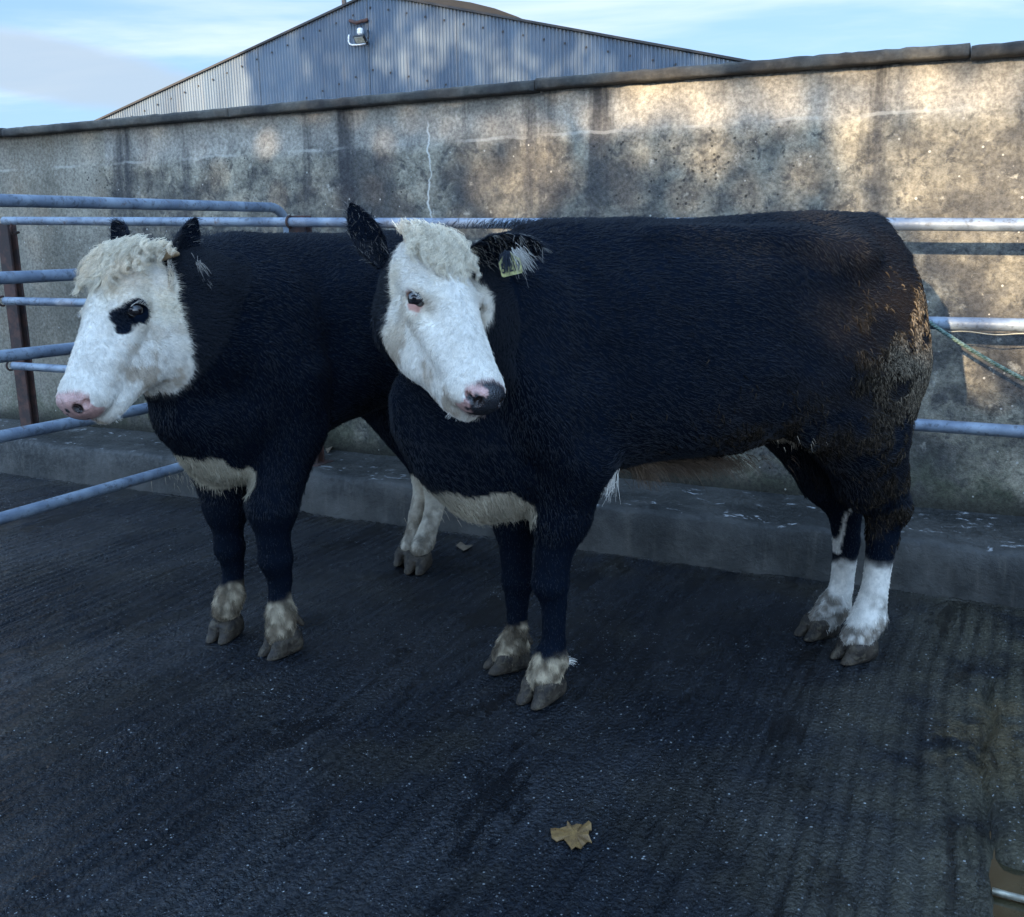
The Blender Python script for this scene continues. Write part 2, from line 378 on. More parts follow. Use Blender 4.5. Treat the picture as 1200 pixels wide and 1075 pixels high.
# ------------------------------------------------------------------ floor
def make_floor():
    k = NT('wet_grooved_concrete'); co = k.co(); x = k.sep(co); u, v = x[0], x[1]
    fine = k.noise(co, 70, 6, .75); agg = k.noise(co, 160, 3, .7); big = k.noise(co, 1.1, 5, .6); mid = k.noise(co, 5, 6, .65)
    c = k.mix(k.ramp(fine, .32, .68), (.0010, .0017, .0032), (.010, .0135, .020))
    olive = k.ramp(k.noise(k.map(co, loc=(2.2, 5, 0)), 1.7, 6, .62), .50, .68)
    strk = k.noise(k.map(co, (9, 1.5, 1), loc=(4, 2, 0)), 1.7, 8, .78, .5)
    c = k.mix(k.ramp(strk, .44, .62), c, k.mix(1., c, (1.6, 1.55, 1.5), 'MULTIPLY'))
    c = k.mix(k.math('MULTIPLY', k.ramp(strk, .46, .36), .45), c, (.0016, .0024, .004))
    c = k.mix(k.math('MULTIPLY', olive, .5), c, k.mix(k.ramp(fine, .35, .65), (.010, .009, .006), (.036, .031, .020)))
    # muddy, drier concrete towards the right-hand joint
    rr = k.math('ADD', x[0], k.math('MULTIPLY', k.math('SUBTRACT', mid, .5), .55))
    dry = k.math('MULTIPLY', k.ramp(rr, 1.55, 2.35), k.ramp(k.noise(co, 4, 5, .6), .3, .6))
    c = k.mix(k.math('MULTIPLY', dry, .75), c, k.mix(k.ramp(fine, .3, .7), (.03, .027, .016), (.125, .11, .07)))
    tan_ = k.math('MULTIPLY', k.math('MULTIPLY', k.ramp(k.math('ADD', x[0], k.math('MULTIPLY', k.math('SUBTRACT', mid, .5), .25)), 2.08, 2.2), k.ramp(x[1], 1.3, 1.42)), k.math('MULTIPLY', k.ramp(x[1], 2.05, 1.7), k.ramp(k.noise(co, 9, 5, .65), .42, .56)))
    c = k.mix(k.math('MULTIPLY', tan_, .8), c, k.mix(k.ramp(fine, .3, .7), (.055, .041, .020), (.14, .105, .055)))
    # pale grit
    vd = k.vor(co, 110); vs = k.sep(k.vor(co, 110, out=1)); sel = k.math('GREATER_THAN', vs[0], .93)
    g = k.math('MULTIPLY', k.ramp(k.math('ADD', vd, k.math('MULTIPLY', vs[1], .22)), .42, .28), k.math('MULTIPLY', sel, k.ramp(mid, .38, .6, .25, 1.)))
    c = k.mix(k.math('MULTIPLY', g, .9), c, (.40, .42, .42))
    vd2 = k.vor(k.map(co, loc=(3, 3, 3)), 190); s2 = k.math('GREATER_THAN', k.sep(k.vor(k.map(co, loc=(3, 3, 3)), 190, out=1))[1], .93)
    c = k.mix(k.math('MULTIPLY', k.math('MULTIPLY', k.ramp(vd2, .34, .2), s2), .7), c, (.24, .26, .28))
    gat = k.n('ShaderNodeAttribute', attribute_name='groove').outputs['Fac']
    c = k.mix(k.math('MULTIPLY', gat, .85), c, (.0010, .0016, .0030))
    # films of standing water fill the texture, mostly to the left
    wn = k.math('ADD', k.noise(k.map(co, (2.6, .9, 1), loc=(1.5, 8, 0)), 1.6, 7, .68, .4), k.math('MULTIPLY', k.math('MULTIPLY', k.ramp(x[0], 1.1, .1), k.ramp(x[1], 2.0, 2.7)), .13))
    film = k.ramp(k.math('ADD', wn, k.math('MULTIPLY', gat, .05)), .56, .62)
    c = k.mix(k.math('MULTIPLY', film, .6), c, (.0016, .0022, .0032))
    ln_ = k.math('MULTIPLY', k.ramp(k.math('ABSOLUTE', k.math('SUBTRACT', x[1], k.math('ADD', .515, k.math('MULTIPLY', k.math('SUBTRACT', mid, .5), .03)))), .010, .003), k.ramp(k.noise(co, 2.5, 4), .40, .55))
    c = k.mix(k.math('MULTIPLY', ln_, .6), c, (.11, .10, .085))
    silt = k.math('MULTIPLY', k.ramp(x[1], .85, .50), k.ramp(k.noise(co, 6, 6, .7), .42, .58)); c = k.mix(k.math('MULTIPLY', silt, .6), c, (.022, .019, .013))
    wetn = k.math('ADD', k.math('MULTIPLY', mid, .5), k.math('MULTIPLY', big, .5))
    ro = k.math('ADD', k.math('SUBTRACT', k.ramp(wetn, .40, .60, .14, .30), k.math('ADD', k.math('MULTIPLY', gat, .08), k.math('MULTIPLY', film, .13))), k.ramp(strk, .40, .62, -.04, .14))
    ro = k.math('ADD', ro, k.math('MULTIPLY', dry, .25)); ro = k.math('SUBTRACT', ro, k.math('MULTIPLY', k.ramp(x[0], 0., -3.), .06))
    k.P(Base_Color=c, Roughness=ro); k.l(k.math('MULTIPLY', k.ramp(k.noise(k.map(co, (1.4, .9, 1), loc=(7, 3, 0)), 1.2, 6, .62, .5), .38, .62, .30, .72), .62), k.b.inputs['Specular IOR Level'])
    gr = k.noise(k.map(co, (16, .9, 1)), 1.6, 5, .7, .3)
    cell = k.vor(k.map(co, (1, .8, 1)), 95); cell2 = k.vor(k.map(co, loc=(1, 2, 3)), 210)
    h = k.math('ADD', k.math('MULTIPLY', fine, 1.0), k.math('ADD', k.math('MULTIPLY', agg, .5), k.math('MULTIPLY', gr, 1.3)))
    h = k.math('SUBTRACT', h, k.math('ADD', k.math('MULTIPLY', cell, .9), k.math('MULTIPLY', cell2, .35)))
    h = k.math('MULTIPLY', h, k.math('SUBTRACT', 1., k.math('MULTIPLY', film, .72)))
    k.bump(h, .95, .0085); return k.m
M_floor = make_floor()
u1, v1 = -4.2, .50; gu = np.arange(-4.2, 3.6, .0095); gv = np.arange(.44, 4.6, .0095)
UU, VV = np.meshgrid(gu, gv, indexing='ij'); P = np.stack([UU, VV, np.zeros_like(UU)], -1).reshape(-1, 3)
warp = fbm(P*np.array([1, .35, 1]), 2.2, 4, 2)*.05
Q = P.copy(); Q[:, 0] = P[:, 0]*1.0+warp
groove = np.abs(((Q[:, 0]/.052) % 1)-.5)*2
amp = .5+.5*vnoise(P*np.array([1, .4, 1]), 1.5, 8); amp2 = sstep(-.5, .6, vnoise(P, 1.2, 18))
z = -.0065*amp*sstep(.5, 0., groove)+fbm(P*np.array([1.8, .35, 1]), 14, 12, 3)*.0028*(.4+amp2)+fbm(P, 30, 13, 2)*.0012+fbm(P, 1.3, 14, 2)*.006
gjoint = 2.27+fbm(P[:, [1, 0, 2]]*np.array([1, 0, 0]), 3, 77, 3)*.035
dj = P[:, 0]-gjoint
z += -.022*sstep(.020, .0, np.abs(dj-.01))*sstep(1.1, 1.3, P[:, 1])+(.004+.004*vnoise(P, 6, 55))*sstep(0, .03, dj)*sstep(1.2, 1.5, P[:, 1])
# worn-through hollow beside the joint near the camera
hx, hy = 2.52, 2.32
z = np.minimum(z, z-.045*sstep(.0, .03, -(np.maximum(np.abs(P[:, 0]-2.67)-.40, np.abs(P[:, 1]-2.62)-.44)+fbm(P, 8, 31, 2)*.02)))
P[:, 2] = z-fbm(P[:1], 1, 1)[0]*0
n, m = len(gu), len(gv); idx = np.arange(n*m).reshape(n, m)
Fs = np.stack([idx[:-1, :-1], idx[1:, :-1], idx[1:, 1:], idx[:-1, 1:]], -1).reshape(-1, 4)[:, ::-1]
yf = tag(mesh_obj('yard_floor', P, Fs, M_floor, smooth=True, mw=WM), kind='structure')
ga = yf.data.attributes.new('groove', 'FLOAT', 'POINT'); gvl = amp*sstep(.55, .12, groove)*(.55+.45*vnoise(P*np.array([1, .3, 1]), 9, 91)); ga.data.foreach_set('value', gvl.astype(np.float32))
g = MB()
for (a, b, c2, d) in ((-300, -300, 300, -4.6+.0), ):
    pass
M_gnd = make_concrete('yard_ground', (.02, .022, .022), (.05, .05, .045), (.5, .8))
# ground sheet under and around everything
gm = MB(); n = 2
gm.add([(-400, -400, -.06), (400, -400, -.06), (400, 400, -.06), (-400, 400, -.06)], [[0, 1, 2, 3]])
tag(gm.build('ground', M_gnd), kind='structure')
ap = MB()   # apron of the same yard round the finely modelled sheet
for (ua, ub, va, vb) in ((-12, -4.205, .49, 14), (3.58, 12, .49, 14), (-4.205, 3.58, 4.58, 14)):
    ap.add([W(ua, va, .0), W(ub, va, .0), W(ub, vb, .0), W(ua, vb, .0)], [[3, 2, 1, 0]])
tag(ap.build('yard_apron', M_gnd), kind='structure')

def make_puddle():
    k = NT('muddy_water'); co = k.co(); k.P(Base_Color=k.mix(k.ramp(k.noise(co, 9, 5), .35, .65), (.016, .014, .007), (.040, .033, .017)), Roughness=.12); k.bump(k.noise(co, 14, 2), .08, .004); return k.m
tag(MB().add([W(2.15, 2.05, -.020), W(3.2, 2.05, -.020), W(3.2, 3.2, -.020), W(2.15, 3.2, -.020)], [[3, 2, 1, 0]]).build('puddle', make_puddle()), kind='structure')
bar = MB().tube([W(2.275+i*.03, 2.322+.002*math.sin(i), -.010) for i in range(8)], .008, 10)
tag(bar.build('drain_bar', mat_plain('worn_metal', (.30, .28, .22), .4, .6, None, .4, 60), smooth=True), 'short bright metal bar lying across the muddy drain hollow by the right edge', 'metal bar')
# ------------------------------------------------------------------ rails on the wall side
FV = .42
def pipe_pts(a, b, n=60, wob=.003, seed=0):
    t = np.linspace(0, 1, n)[:, None]; P = a*(1-t)+b*t
    P = P+np.stack([0*t[:, 0], vnoise(np.c_[t[:, 0]*6, t*0, t*0+seed], 1, seed)*wob, vnoise(np.c_[t[:, 0]*5, t*0, t*0+seed+9], 1, seed+3)*wob], 1)
    return P
fence = empty('rail_fence', W(0, FV, .22)); tag(fence, 'long galvanised three rail fence fixed along the wall with rusty posts', 'fence')
bpy.context.view_layer.update()
def fpt(x, y): uu, zz = onwall(x, y, FV); return uu, zz
for i, (p1, p2, r) in enumerate((((5, 258.5), (1200, 264.5), .0235), ((45, 354), (1195, 381.5), .024), ((50, 431), (1190, 505), .024))):
    a, b = fpt(*p1), fpt(*p2); sl = (b[1]-a[1])/(b[0]-a[0]); e = 4.8
    if i == 0: s0 = a[0]
    else: s0 = fpt(2, 350)[0]+.03
    A = W(s0, FV, a[1]+sl*(s0-a[0])); B = W(e, FV, b[1]+sl*(e-b[0]))
    MB().tube(pipe_pts(A, B, 80, .003, i), r, 18).build('rail', M_galv, fence, True)
def post(px, ptop, zb, wd, par, lean=0.):
    uu, zt = onwall(px, ptop, FV-.1)
    mb = MB(); c = (zt+zb)/2; hh = (zt-zb)/2; ax = np.array([U, N, ZZ])
    mb.box(W(uu, FV-.075, c), (wd/2, .006, hh), ax, .002).box(W(uu, FV-.125, c), (wd/2, .006, hh), ax, .002).box(W(uu, FV-.1, c), (.005, .02, hh-.001), ax)
    mb.box(W(uu, FV-.1, zb+.006), (wd*.8, .07, .006), ax, .002)
    return mb.build('post', M_rust, par)
# posts stand behind the rails, which are clamped to them
for px, py in ((7, 262), (351, 253)): post(px, py, .215, .10, fence)
uu = fpt(1420, 262)[0]
MB().box(W(uu, FV-.075, .83), (.05, .006, .61), np.array([U, N, ZZ]), .002).box(W(uu, FV-.11, .83), (.006, .03, .61), np.array([U, N, ZZ])).build('post', M_rust, fence)
cu, cz = fpt(12, 262)
MB().tube([W(cu, FV-.05, cz-.05), W(cu+.01, FV, cz-.06), W(cu+.025, FV+.02, cz-.03), W(cu+.03, FV, cz+.03), W(cu+.01, FV-.05, cz+.03)], .008, 8).build('clamp', M_rust, fence, True)

# pipe clamps where the rails meet the posts
for px_ in (7, 351):
    u_c = onwall(px_, 262, FV-.1)[0]
    for p1, p2 in (((5, 258.5), (1200, 264.5)), ((45, 354), (1195, 381.5)), ((50, 431), (1190, 505))):
        a, b = fpt(*p1), fpt(*p2); z_c = a[1]+(b[1]-a[1])/(b[0]-a[0])*(u_c+.03-a[0]); th = np.linspace(-1.9, 1.9, 16)
        MB().tube([W(u_c+.02, FV+.028*math.cos(q_), z_c+.028*math.sin(q_)) for q_ in th], .006, 8).build('clamp', M_rust, fence, True)
# gate towards the camera
GD = N.copy(); gu0 = onwall(338, 263, .12)[0]
Gp = W(gu0, 0, 0); Gn = U.copy()
def onG(x, y):
    P = onplane(x, y, Gp, Gn); return np.array([float((P-Gp)@N), float(P[2])])
gate = empty('yard_gate', W(gu0, .2, 0)); tag(gate, 'galvanised five bar tubular gate behind the white faced cow on the left', 'gate')
bpy.context.view_layer.update()
bars = [((0, 235), (310, 243)), ((0, 326), (88, 322)), ((0, 418), (80, 409)), ((0, 512), (175, 478)), ((0, 608), (210, 548))]
v_end = onG(338, 275)[0]; v_near = 3.9
def G(v, z): return W(gu0, v, z)
zb_list = []
for i, (p, q2) in enumerate(bars):
    a, b = onG(*p), onG(*q2); sl = (b[1]-a[1])/(b[0]-a[0]); f = lambda v: a[1]+sl*(v-a[0])
    r = .0245
    if i == 0:
        ztop = f(v_end); pts = [G(v, f(v)) for v in np.linspace(v_near, v_end+.13, 50)]
        for th in np.linspace(0, math.pi/2, 10)[1:]:
            pts.append(G(v_end+.13-.13*math.sin(th), f(v_end+.13)-.13*(1-math.cos(th))))
        for z_ in np.linspace(ztop-.2, .33, 10): pts.append(G(v_end, z_))
        MB().tube(pts, r, 18).build('top_rail', M_galv, gate, True)
    else:
        MB().tube(np.array([G(v, f(v)) for v in np.linspace(v_near, v_end, 50)]), r, 18).build('rail', M_galv, gate, True)
    zb_list.append(f(v_near))
for i, (p, q2) in enumerate(bars[1:]):     # weld beads on the hanging stile
    a, b = onG(*p), onG(*q2); zc_ = a[1]+(b[1]-a[1])/(b[0]-a[0])*(v_end-a[0]); th = np.linspace(0, 2*np.pi, 18)
    MB().tube([G(v_end+.024, zc_)+.0265*(math.cos(q_)*U+math.sin(q_)*ZZ) for q_ in th], .005, 6).build('weld', M_rust, gate, True)
MB().tube([G(v_near, z_) for z_ in np.linspace(zb_list[0]+.02, .1, 8)], .0245, 16).build('stile', M_galv, gate, True)

# rope and twine
def make_rope():
    k = NT('green_rope'); co = k.co(); k.P(Base_Color=k.mix(k.ramp(k.noise(co, 60, 3), .35, .65), (.04, .085, .075), (.15, .21, .18)), Roughness=.8); return k.m
M_rope = make_rope()
ra = np.array(fpt(1088, 377)); rb = np.array(fpt(1200, 445)); rc = np.array(fpt(1420, 500))
tt = np.linspace(0, 1, 260)
ctr = []
for t_ in tt:
    px = 1088+(1420-1088)*t_; py = 376+ (px-1088)*.70-(px-1088)**2*.00085
    uu_, zz_ = fpt(px, py); ctr.append(W(uu_, FV+.03, zz_))
ctr = np.array(ctr); Ls = np.r_[0, np.cumsum(np.linalg.norm(np.diff(ctr, axis=0), axis=1))]
rp = MB()
for s in range(3):
    ph = Ls/.035*2*np.pi+s*2*np.pi/3
    rp.tube(ctr+.0042*(np.cos(ph)[:, None]*N+np.sin(ph)[:, None]*ZZ), .0045, 6)
ph = np.linspace(0, 4*np.pi, 50); c0 = W(fpt(1086, 378)[0]-.01, FV, fpt(1086, 378)[1])
rp.tube(c0+.030*(np.cos(ph)[:, None]*N+np.sin(ph)[:, None]*ZZ)+np.linspace(-.02, .02, 50)[:, None]*U, .007, 6)
tag(rp.build('rope', M_rope, smooth=True), 'green twisted rope hanging from the middle rail beside the rump', 'rope')
M_twine = mat_plain('pale_twine', (.35, .33, .26), .9)
tp = []
for t_ in np.linspace(0, 1, 90):
    px = 1112+(1400-1112)*t_; uu_, zz_ = fpt(px, 387.5+(px-1112)*.036); tp.append(W(uu_, FV+.012, zz_-.004+.004*math.sin(t_*25)))
tag(MB().tube(tp, .0022, 6).build('baling_twine', M_twine, smooth=True), 'pale string stretched tight under the middle rail', 'twine')
# ------------------------------------------------------------------ sheds
M_sheet = None
def make_sheet():
    k = NT('corrugated_sheet'); co = k.co(); x = k.sep(co)
    n1 = k.noise(k.map(co, (1, 1, .25)), .9, 5, .6); n2 = k.noise(co, 12, 5, .6)
    c = k.mix(k.ramp(n1, .35, .65), (.055, .085, .125), (.095, .135, .18))
    # individual sheets differ a little
    br = k.n('ShaderNodeTexWhiteNoise', noise_dimensions='1D'); k.l(k.math('FLOOR', k.math('DIVIDE', x[0], 1.03)), br.inputs['W'])
    c = k.mix(k.math('MULTIPLY', br.outputs[0], .35), c, (.14, .17, .20))
    c = k.mix(k.math('MULTIPLY', k.ramp(k.noise(k.map(co, (6, 1, .5)), 1., 4), .55, .75), .35), c, (.12, .12, .12))
    k.P(Base_Color=c, Roughness=.55, Metallic=.25); return k.m
M_sheet = make_sheet()
M_dark = mat_plain('dark_roof', (.035, .033, .032), .8, 0, None, .3, 1.)
SD = -17.
Sp = W(0, SD, 0)
def onS(x, y, v=SD):
    P = onplane(x, y, W(0, v, 0), N); return np.array([float((P-WA)@U), float(P[2])])
lft = [onS(118, 139), onS(262, 72)]; rgt = [onS(600, 21), onS(872, 71)]
sl_l = (lft[1][1]-lft[0][1])/(lft[1][0]-lft[0][0]); sl_r = (rgt[1][1]-rgt[0][1])/(rgt[1][0]-rgt[0][0])
ua_, ub_ = lft[0], rgt[1]
u_ap = (ub_[1]-sl_r*ub_[0]-ua_[1]+sl_l*ua_[0])/(sl_l-sl_r); z_ap = ua_[1]+sl_l*(u_ap-ua_[0])
def roofz(u): return np.minimum(ua_[1]+sl_l*(u-ua_[0]), ub_[1]+sl_r*(u-ub_[0]))
shed = empty('cattle_shed', W(u_ap, SD-8, 0)); tag(shed, 'grey corrugated metal shed with a gable end rising above the wall', 'shed')
bpy.context.view_layer.update()
e_l = ua_[0]-1.2; e_r = ub_[0]
du = .0127; uu = np.arange(e_l, e_r, du)
vv = .021*np.sin(uu/.092*2*np.pi)
# every sheet laps over the next: a small step at each joint
vv += .006*(((uu-onS(432, 60)[0])/1.03) % 1)
Vb = np.stack([uu, SD+vv, np.full_like(uu, -.05)], 1); Vt = np.stack([uu, SD+vv, roofz(uu)-.05], 1)
n = len(uu); V = np.concatenate([Vb, Vt]); i = np.arange(n-1)
Fs = np.stack([i, i+n, i+n+1, i+1], 1)
o = mesh_obj('gable_cladding', V, Fs, M_sheet, smooth=True, mw=WM); o.parent = shed; o.matrix_parent_inverse = shed.matrix_world.inverted()
def slab(mb, u0_, z0, u1_, z1, v0, v1, th):
    mb.add([W(u0_, v0, z0), W(u1_, v0, z1), W(u1_, v1, z1), W(u0_, v1, z0), W(u0_, v0, z0-th), W(u1_, v0, z1-th), W(u1_, v1, z1-th), W(u0_, v1, z0-th)],
           [[0, 1, 2, 3], [7, 6, 5, 4], [0, 4, 5, 1], [1, 5, 6, 2], [2, 6, 7, 3], [3, 7, 4, 0]])
mb = MB(); zl = roofz(e_l-.2); slab(mb, e_l-.2, zl, u_ap, z_ap, SD+.08, SD-16, .05)
slab(mb, u_ap+.002, z_ap, e_r+.35, roofz(e_r+.35)+0.02, SD+.08, SD-16, .05); mb.build('roof', M_dark, shed)
mb = MB(); ax = np.array([U, N, ZZ])
for uw in (e_l, e_r): MB().box(W(uw, SD-8, roofz(uw)/2-.06), (.04, 7.9, roofz(uw)/2-.02), ax).build('side_cladding', M_sheet, shed)
mb = MB(); mb.box(W(e_r+.3, SD-8, roofz(e_r+.35)-.09), (.06, 8.1, .05), ax, .01); mb.build('gutter', M_dark, shed)
# cover strips down the gable and rows of fixings
mb = MB()
for px in (262, 302, 345, 387, 432, 535, 618):
    uq = onS(px, 60)[0]; zt = roofz(uq)-.07
    mb.box(W(uq, SD+.016, zt/2), (.011, .004, zt/2), ax)
mb.build('lap_strip', mat_plain('lap_metal', (.10, .115, .13), .6, .2), shed)  # plain grey strips over the sheet joints
mb = MB()
for x_ in np.arange(e_l+.4, e_r, .51):
    for dz_ in (.33, 1.75): mb.box(W(x_, SD+.03, roofz(x_)-dz_), (.022, .012, .022), ax, .006)
mb.build('fixings', M_dark, shed)['kind'] = 'stuff'
# vent pipe on the slope
pv = onS(393, 8); MB().tube([W(pv[0], SD-.4, pv[1]-.3), W(pv[0]-.04, SD-.4, pv[1]+.9)], .06, 12).build('vent_pipe', mat_plain('vent_pipe', (.12, .10, .09), .7), shed, True)
# floodlight
M_black = mat_plain('black_casting', (.015, .016, .018), .5, .1)
M_white = mat_plain('white_plastic', (.75, .75, .73), .45)
fl = empty('flood_light', W(*(onS(424, 44)[0], SD+.1, onS(424, 44)[1]))); tag(fl, 'black floodlight with a white sensor fixed high on the shed gable', 'floodlight')
bpy.context.view_layer.update()
def SP(x, y, v): uq, zq = onS(x, y, SD+v); return W(uq, SD+v, zq)
tilt = unit(N*.75-ZZ*.66); tup = np.cross(U, tilt); tup = unit(tup*np.sign(tup[2]))
fa = np.array([U, tup, tilt]); fc = SP(422, 46, .32)
MB().box(fc, (.155, .10, .035), fa, .012).build('lamp_housing', M_black, fl)
MB().box(fc+tilt*.038, (.125, .075, .006), fa, .003).build('lens', mat_plain('frosted_lens', (.28, .29, .25), .25), fl)
MB().box(SP(422, 37, .16), (.07, .06, .075), ax, .03).build('motion_sensor', M_white, fl)
MB().tube([SP(431, 36, .05), SP(432, 40, .18), SP(431, 45, .3)], .02, 8).tube([SP(430, 50, .03), SP(430, 49, .3)], .03, 8).build('bracket', M_black, fl, True)
cp = [SP(409, 41, .05), SP(408.5, 44, .05), SP(408.5, 49, .05), SP(410, 52, .05), SP(413, 53, .05), SP(422, 52.5, .05), SP(429, 51.5, .05)]
MB().tube(cp, .02, 8).build('conduit', M_white, fl, True)
br = MB().tube([SP(410, 24.5, .06), SP(418, 27, .12), SP(424, 25, .1), SP(431, 23.5, .06)], .045, 8)
tag(br.build('rusty_bracket', M_rust, smooth=True), 'rusty bent iron bracket on the shed above the floodlight', 'bracket')
# dark roof of another barn beyond
SD2 = -30.
pr = [onS(x, y, SD2) for x, y in ((440, -14), (480, -5), (520, -2), (552, 3), (580, 10), (606, 19.5), (640, 36))]
barn = empty('far_barn', W(pr[2][0], SD2-5, 0)); tag(barn, 'dark curved barn roof showing behind the shed ridge', 'barn'); bpy.context.view_layer.update()
V = []; n = len(pr)
for (u_, z_) in pr:
    for dv, dz_ in ((0, 0), (-14, 0), (-14, -.3), (0, -.3)): V.append(W(u_, SD2+dv, z_+dz_))
Fs = [[i*4+j, (i+1)*4+j, (i+1)*4+(j+1) % 4, i*4+(j+1) % 4] for i in range(n-1) for j in range(4)]+[[0, 1, 2, 3], [n*4-1, n*4-2, n*4-3, n*4-4]]
mesh_obj('roof', V, Fs, mat_plain('black_roof', (.010, .010, .011), .9, 0, None, .2, 1.), barn, False)
mb = MB(); mb.box(W((pr[0][0]+pr[-1][0])/2, SD2-7, pr[-1][1]/2-.3), ((pr[-1][0]-pr[0][0])/2-.2, 6.8, pr[-1][1]/2-.25), ax); mb.build('wall', M_sheet, barn)

# ------------------------------------------------------------------ what shades the yard, behind the camera
def ell(px, py, cx, cy, rx, ry, ang=0.):
    c, s = math.cos(R(ang)), math.sin(R(ang)); dx, dy = px-cx, py-cy
    return np.exp(-(((dx*c+dy*s)/rx)**2+((-dx*s+dy*c)/ry)**2)**1.3)
def wall_light(px, py):
    T = np.zeros_like(px)
    for a in ((1170, 295, 150, 180, 0, 1.4), (1010, 190, 70, 90, 0, .6), (775, 135, 65, 48, 0, .95), (600, 205, 55, 60, 0, .7), (560, 160, 60, 25, 0, .3),
              (1090, 115, 170, 50, -5, .7), (900, 125, 60, 50, 0, .45), (930, 240, 60, 40, 0, .35), (700, 200, 20, 60, 0, .05), (1150, 190, 90, 60, 0, .55), (830, 180, 40, 40, 0, .3)):
        T = np.maximum(T, a[5]*ell(px, py, *a[:5]))
    return np.clip(T*sstep(480, 440, py), 0, 1)
def shed_light(px, py):
    T = np.zeros_like(px)
    for a in ((205, 108, 42, 40, 0, .95), (480, 70, 42, 30, 0, .55), (530, 45, 60, 35, 20, .6), (610, 85, 50, 25, 0, .5), (670, 70, 60, 30, 0, .3), (800, 80, 60, 20, 0, .15), (360, 60, 60, 40, 0, .12)):
        T = np.maximum(T, a[5]*ell(px, py, *a[:5]))
    return np.clip(T, 0, 1)
M_leaf = mat_plain('tree_leaf', (.05, .07, .02), .6, 0, None, .4, 2.)
M_bark = mat_plain('tree_bark', (.08, .06, .045), .9, 0, (.6, .03), .3, 6.)
def shade_leaves(v_pl, ur, zr, fn, dist, size, tau):  # leaves kept along sun rays where the mask wants shade; gaps shape the sunlight
    area = (ur[1]-ur[0])*(zr[1]-zr[0]); la = size*size*.55
    n = int(2*area*tau/la); u_ = rng.uniform(*ur, n); z_ = rng.uniform(*zr, n)
    P = WA+u_[:, None]*U+v_pl*N+z_[:, None]*ZZ; px, py = proj(P)
    T = fn(px, py); tau_need = -np.log(np.clip(T, .02, 1.)); keep = rng.uniform(0, 1, n) < np.clip(tau_need/tau*1.0, 0, 1)
    P = P[keep]; d = rng.uniform(*dist, len(P)); return P+SUN*d[:, None]
sets = [(shade_leaves(0, (-5, 5), (.55, 2.4), wall_light, (15.5, 19.5), .10, 3.6), .10),
        (shade_leaves(SD, (-16, 12), (1.5, 8.5), shed_light, (34, 39), .22, 3.0), .22)]
for ti, (C, size) in enumerate(sets):
    uu_ = (C-WA)@U; lo, hi = uu_.min(), uu_.max(); k_ = 2 if ti == 0 else 3
    for b in range(k_):
        a0, a1 = lo+(hi-lo)*b/k_, lo+(hi-lo)*(b+1)/k_
        c = C[(uu_ >= a0) & (uu_ < a1+1e-6)]; base = c.mean(0); base[2] = 0
        n = len(c); nr = unit(rng.normal(size=(n, 3))); a = unit(np.cross(nr, rng.normal(size=(n, 3)))); bb = np.cross(nr, a)
        s = size*rng.uniform(.7, 1.3, n)[:, None]
        V = np.stack([c-a*s*.6, c-bb*s*.45+a*s*.05, c+a*s*.65, c+bb*s*.45+a*s*.05], 1).reshape(-1, 3)
        Fs = np.arange(n*4).reshape(n, 4)
        tr = empty('tall_tree' if ti else 'yard_tree', base)
        tag(tr, ['bushy tree standing behind the viewer and shading the wall', 'tall tree standing far behind the viewer and shading the shed'][ti]+[' on its left side', ' on its right side', ' at its far end'][b], 'tree', 'trees behind the viewer'); bpy.context.view_layer.update()
        mesh_obj('crown', V, Fs, M_leaf, tr, False)
        zt = c[:, 2].max(); tb = MB().tube([base, base+[0, .1, zt*.3], base+[.1, 0, zt*.6], base+[0, 0, zt*.97]], [.22, .18, .12, .02], 10)
        for _ in range(14):
            tgt = c[rng.integers(n)]; z0 = min(tgt[2]*.8, zt*.6); st_ = base+[0, 0, z0]
            tb.tube([st_, (st_+tgt)/2+[0, 0, .2], tgt], [.06, .035, .008], 6)
        tb.build('trunk', M_bark, tr, True)
# shed added out of view; its top edge shades the lower wall and yard
zlow = onwall(1150, 462)[1]; Dd = 15.; top = zlow+Dd*math.tan(EL)
bc = W(0, 0, 0)+SUNH*(Dd+4); bc[2] = 0
hn = SUNH; hs = np.array([-SUNH[1], SUNH[0], 0]); ax2 = np.array([hs, hn, ZZ])
sh2 = empty('shade_shed', bc); tag(sh2, 'large unseen shed added behind the viewer to shade the yard', 'shed'); bpy.context.view_layer.update()
MB().box(bc+ZZ*(top/2-.3), (6.5, 3.9, top/2-.25), ax2).build('wall', M_sheet, sh2)
MB().box(bc+ZZ*(top-.04), (6.8, 4.0, .04), ax2).build('roof', M_dark, sh2)
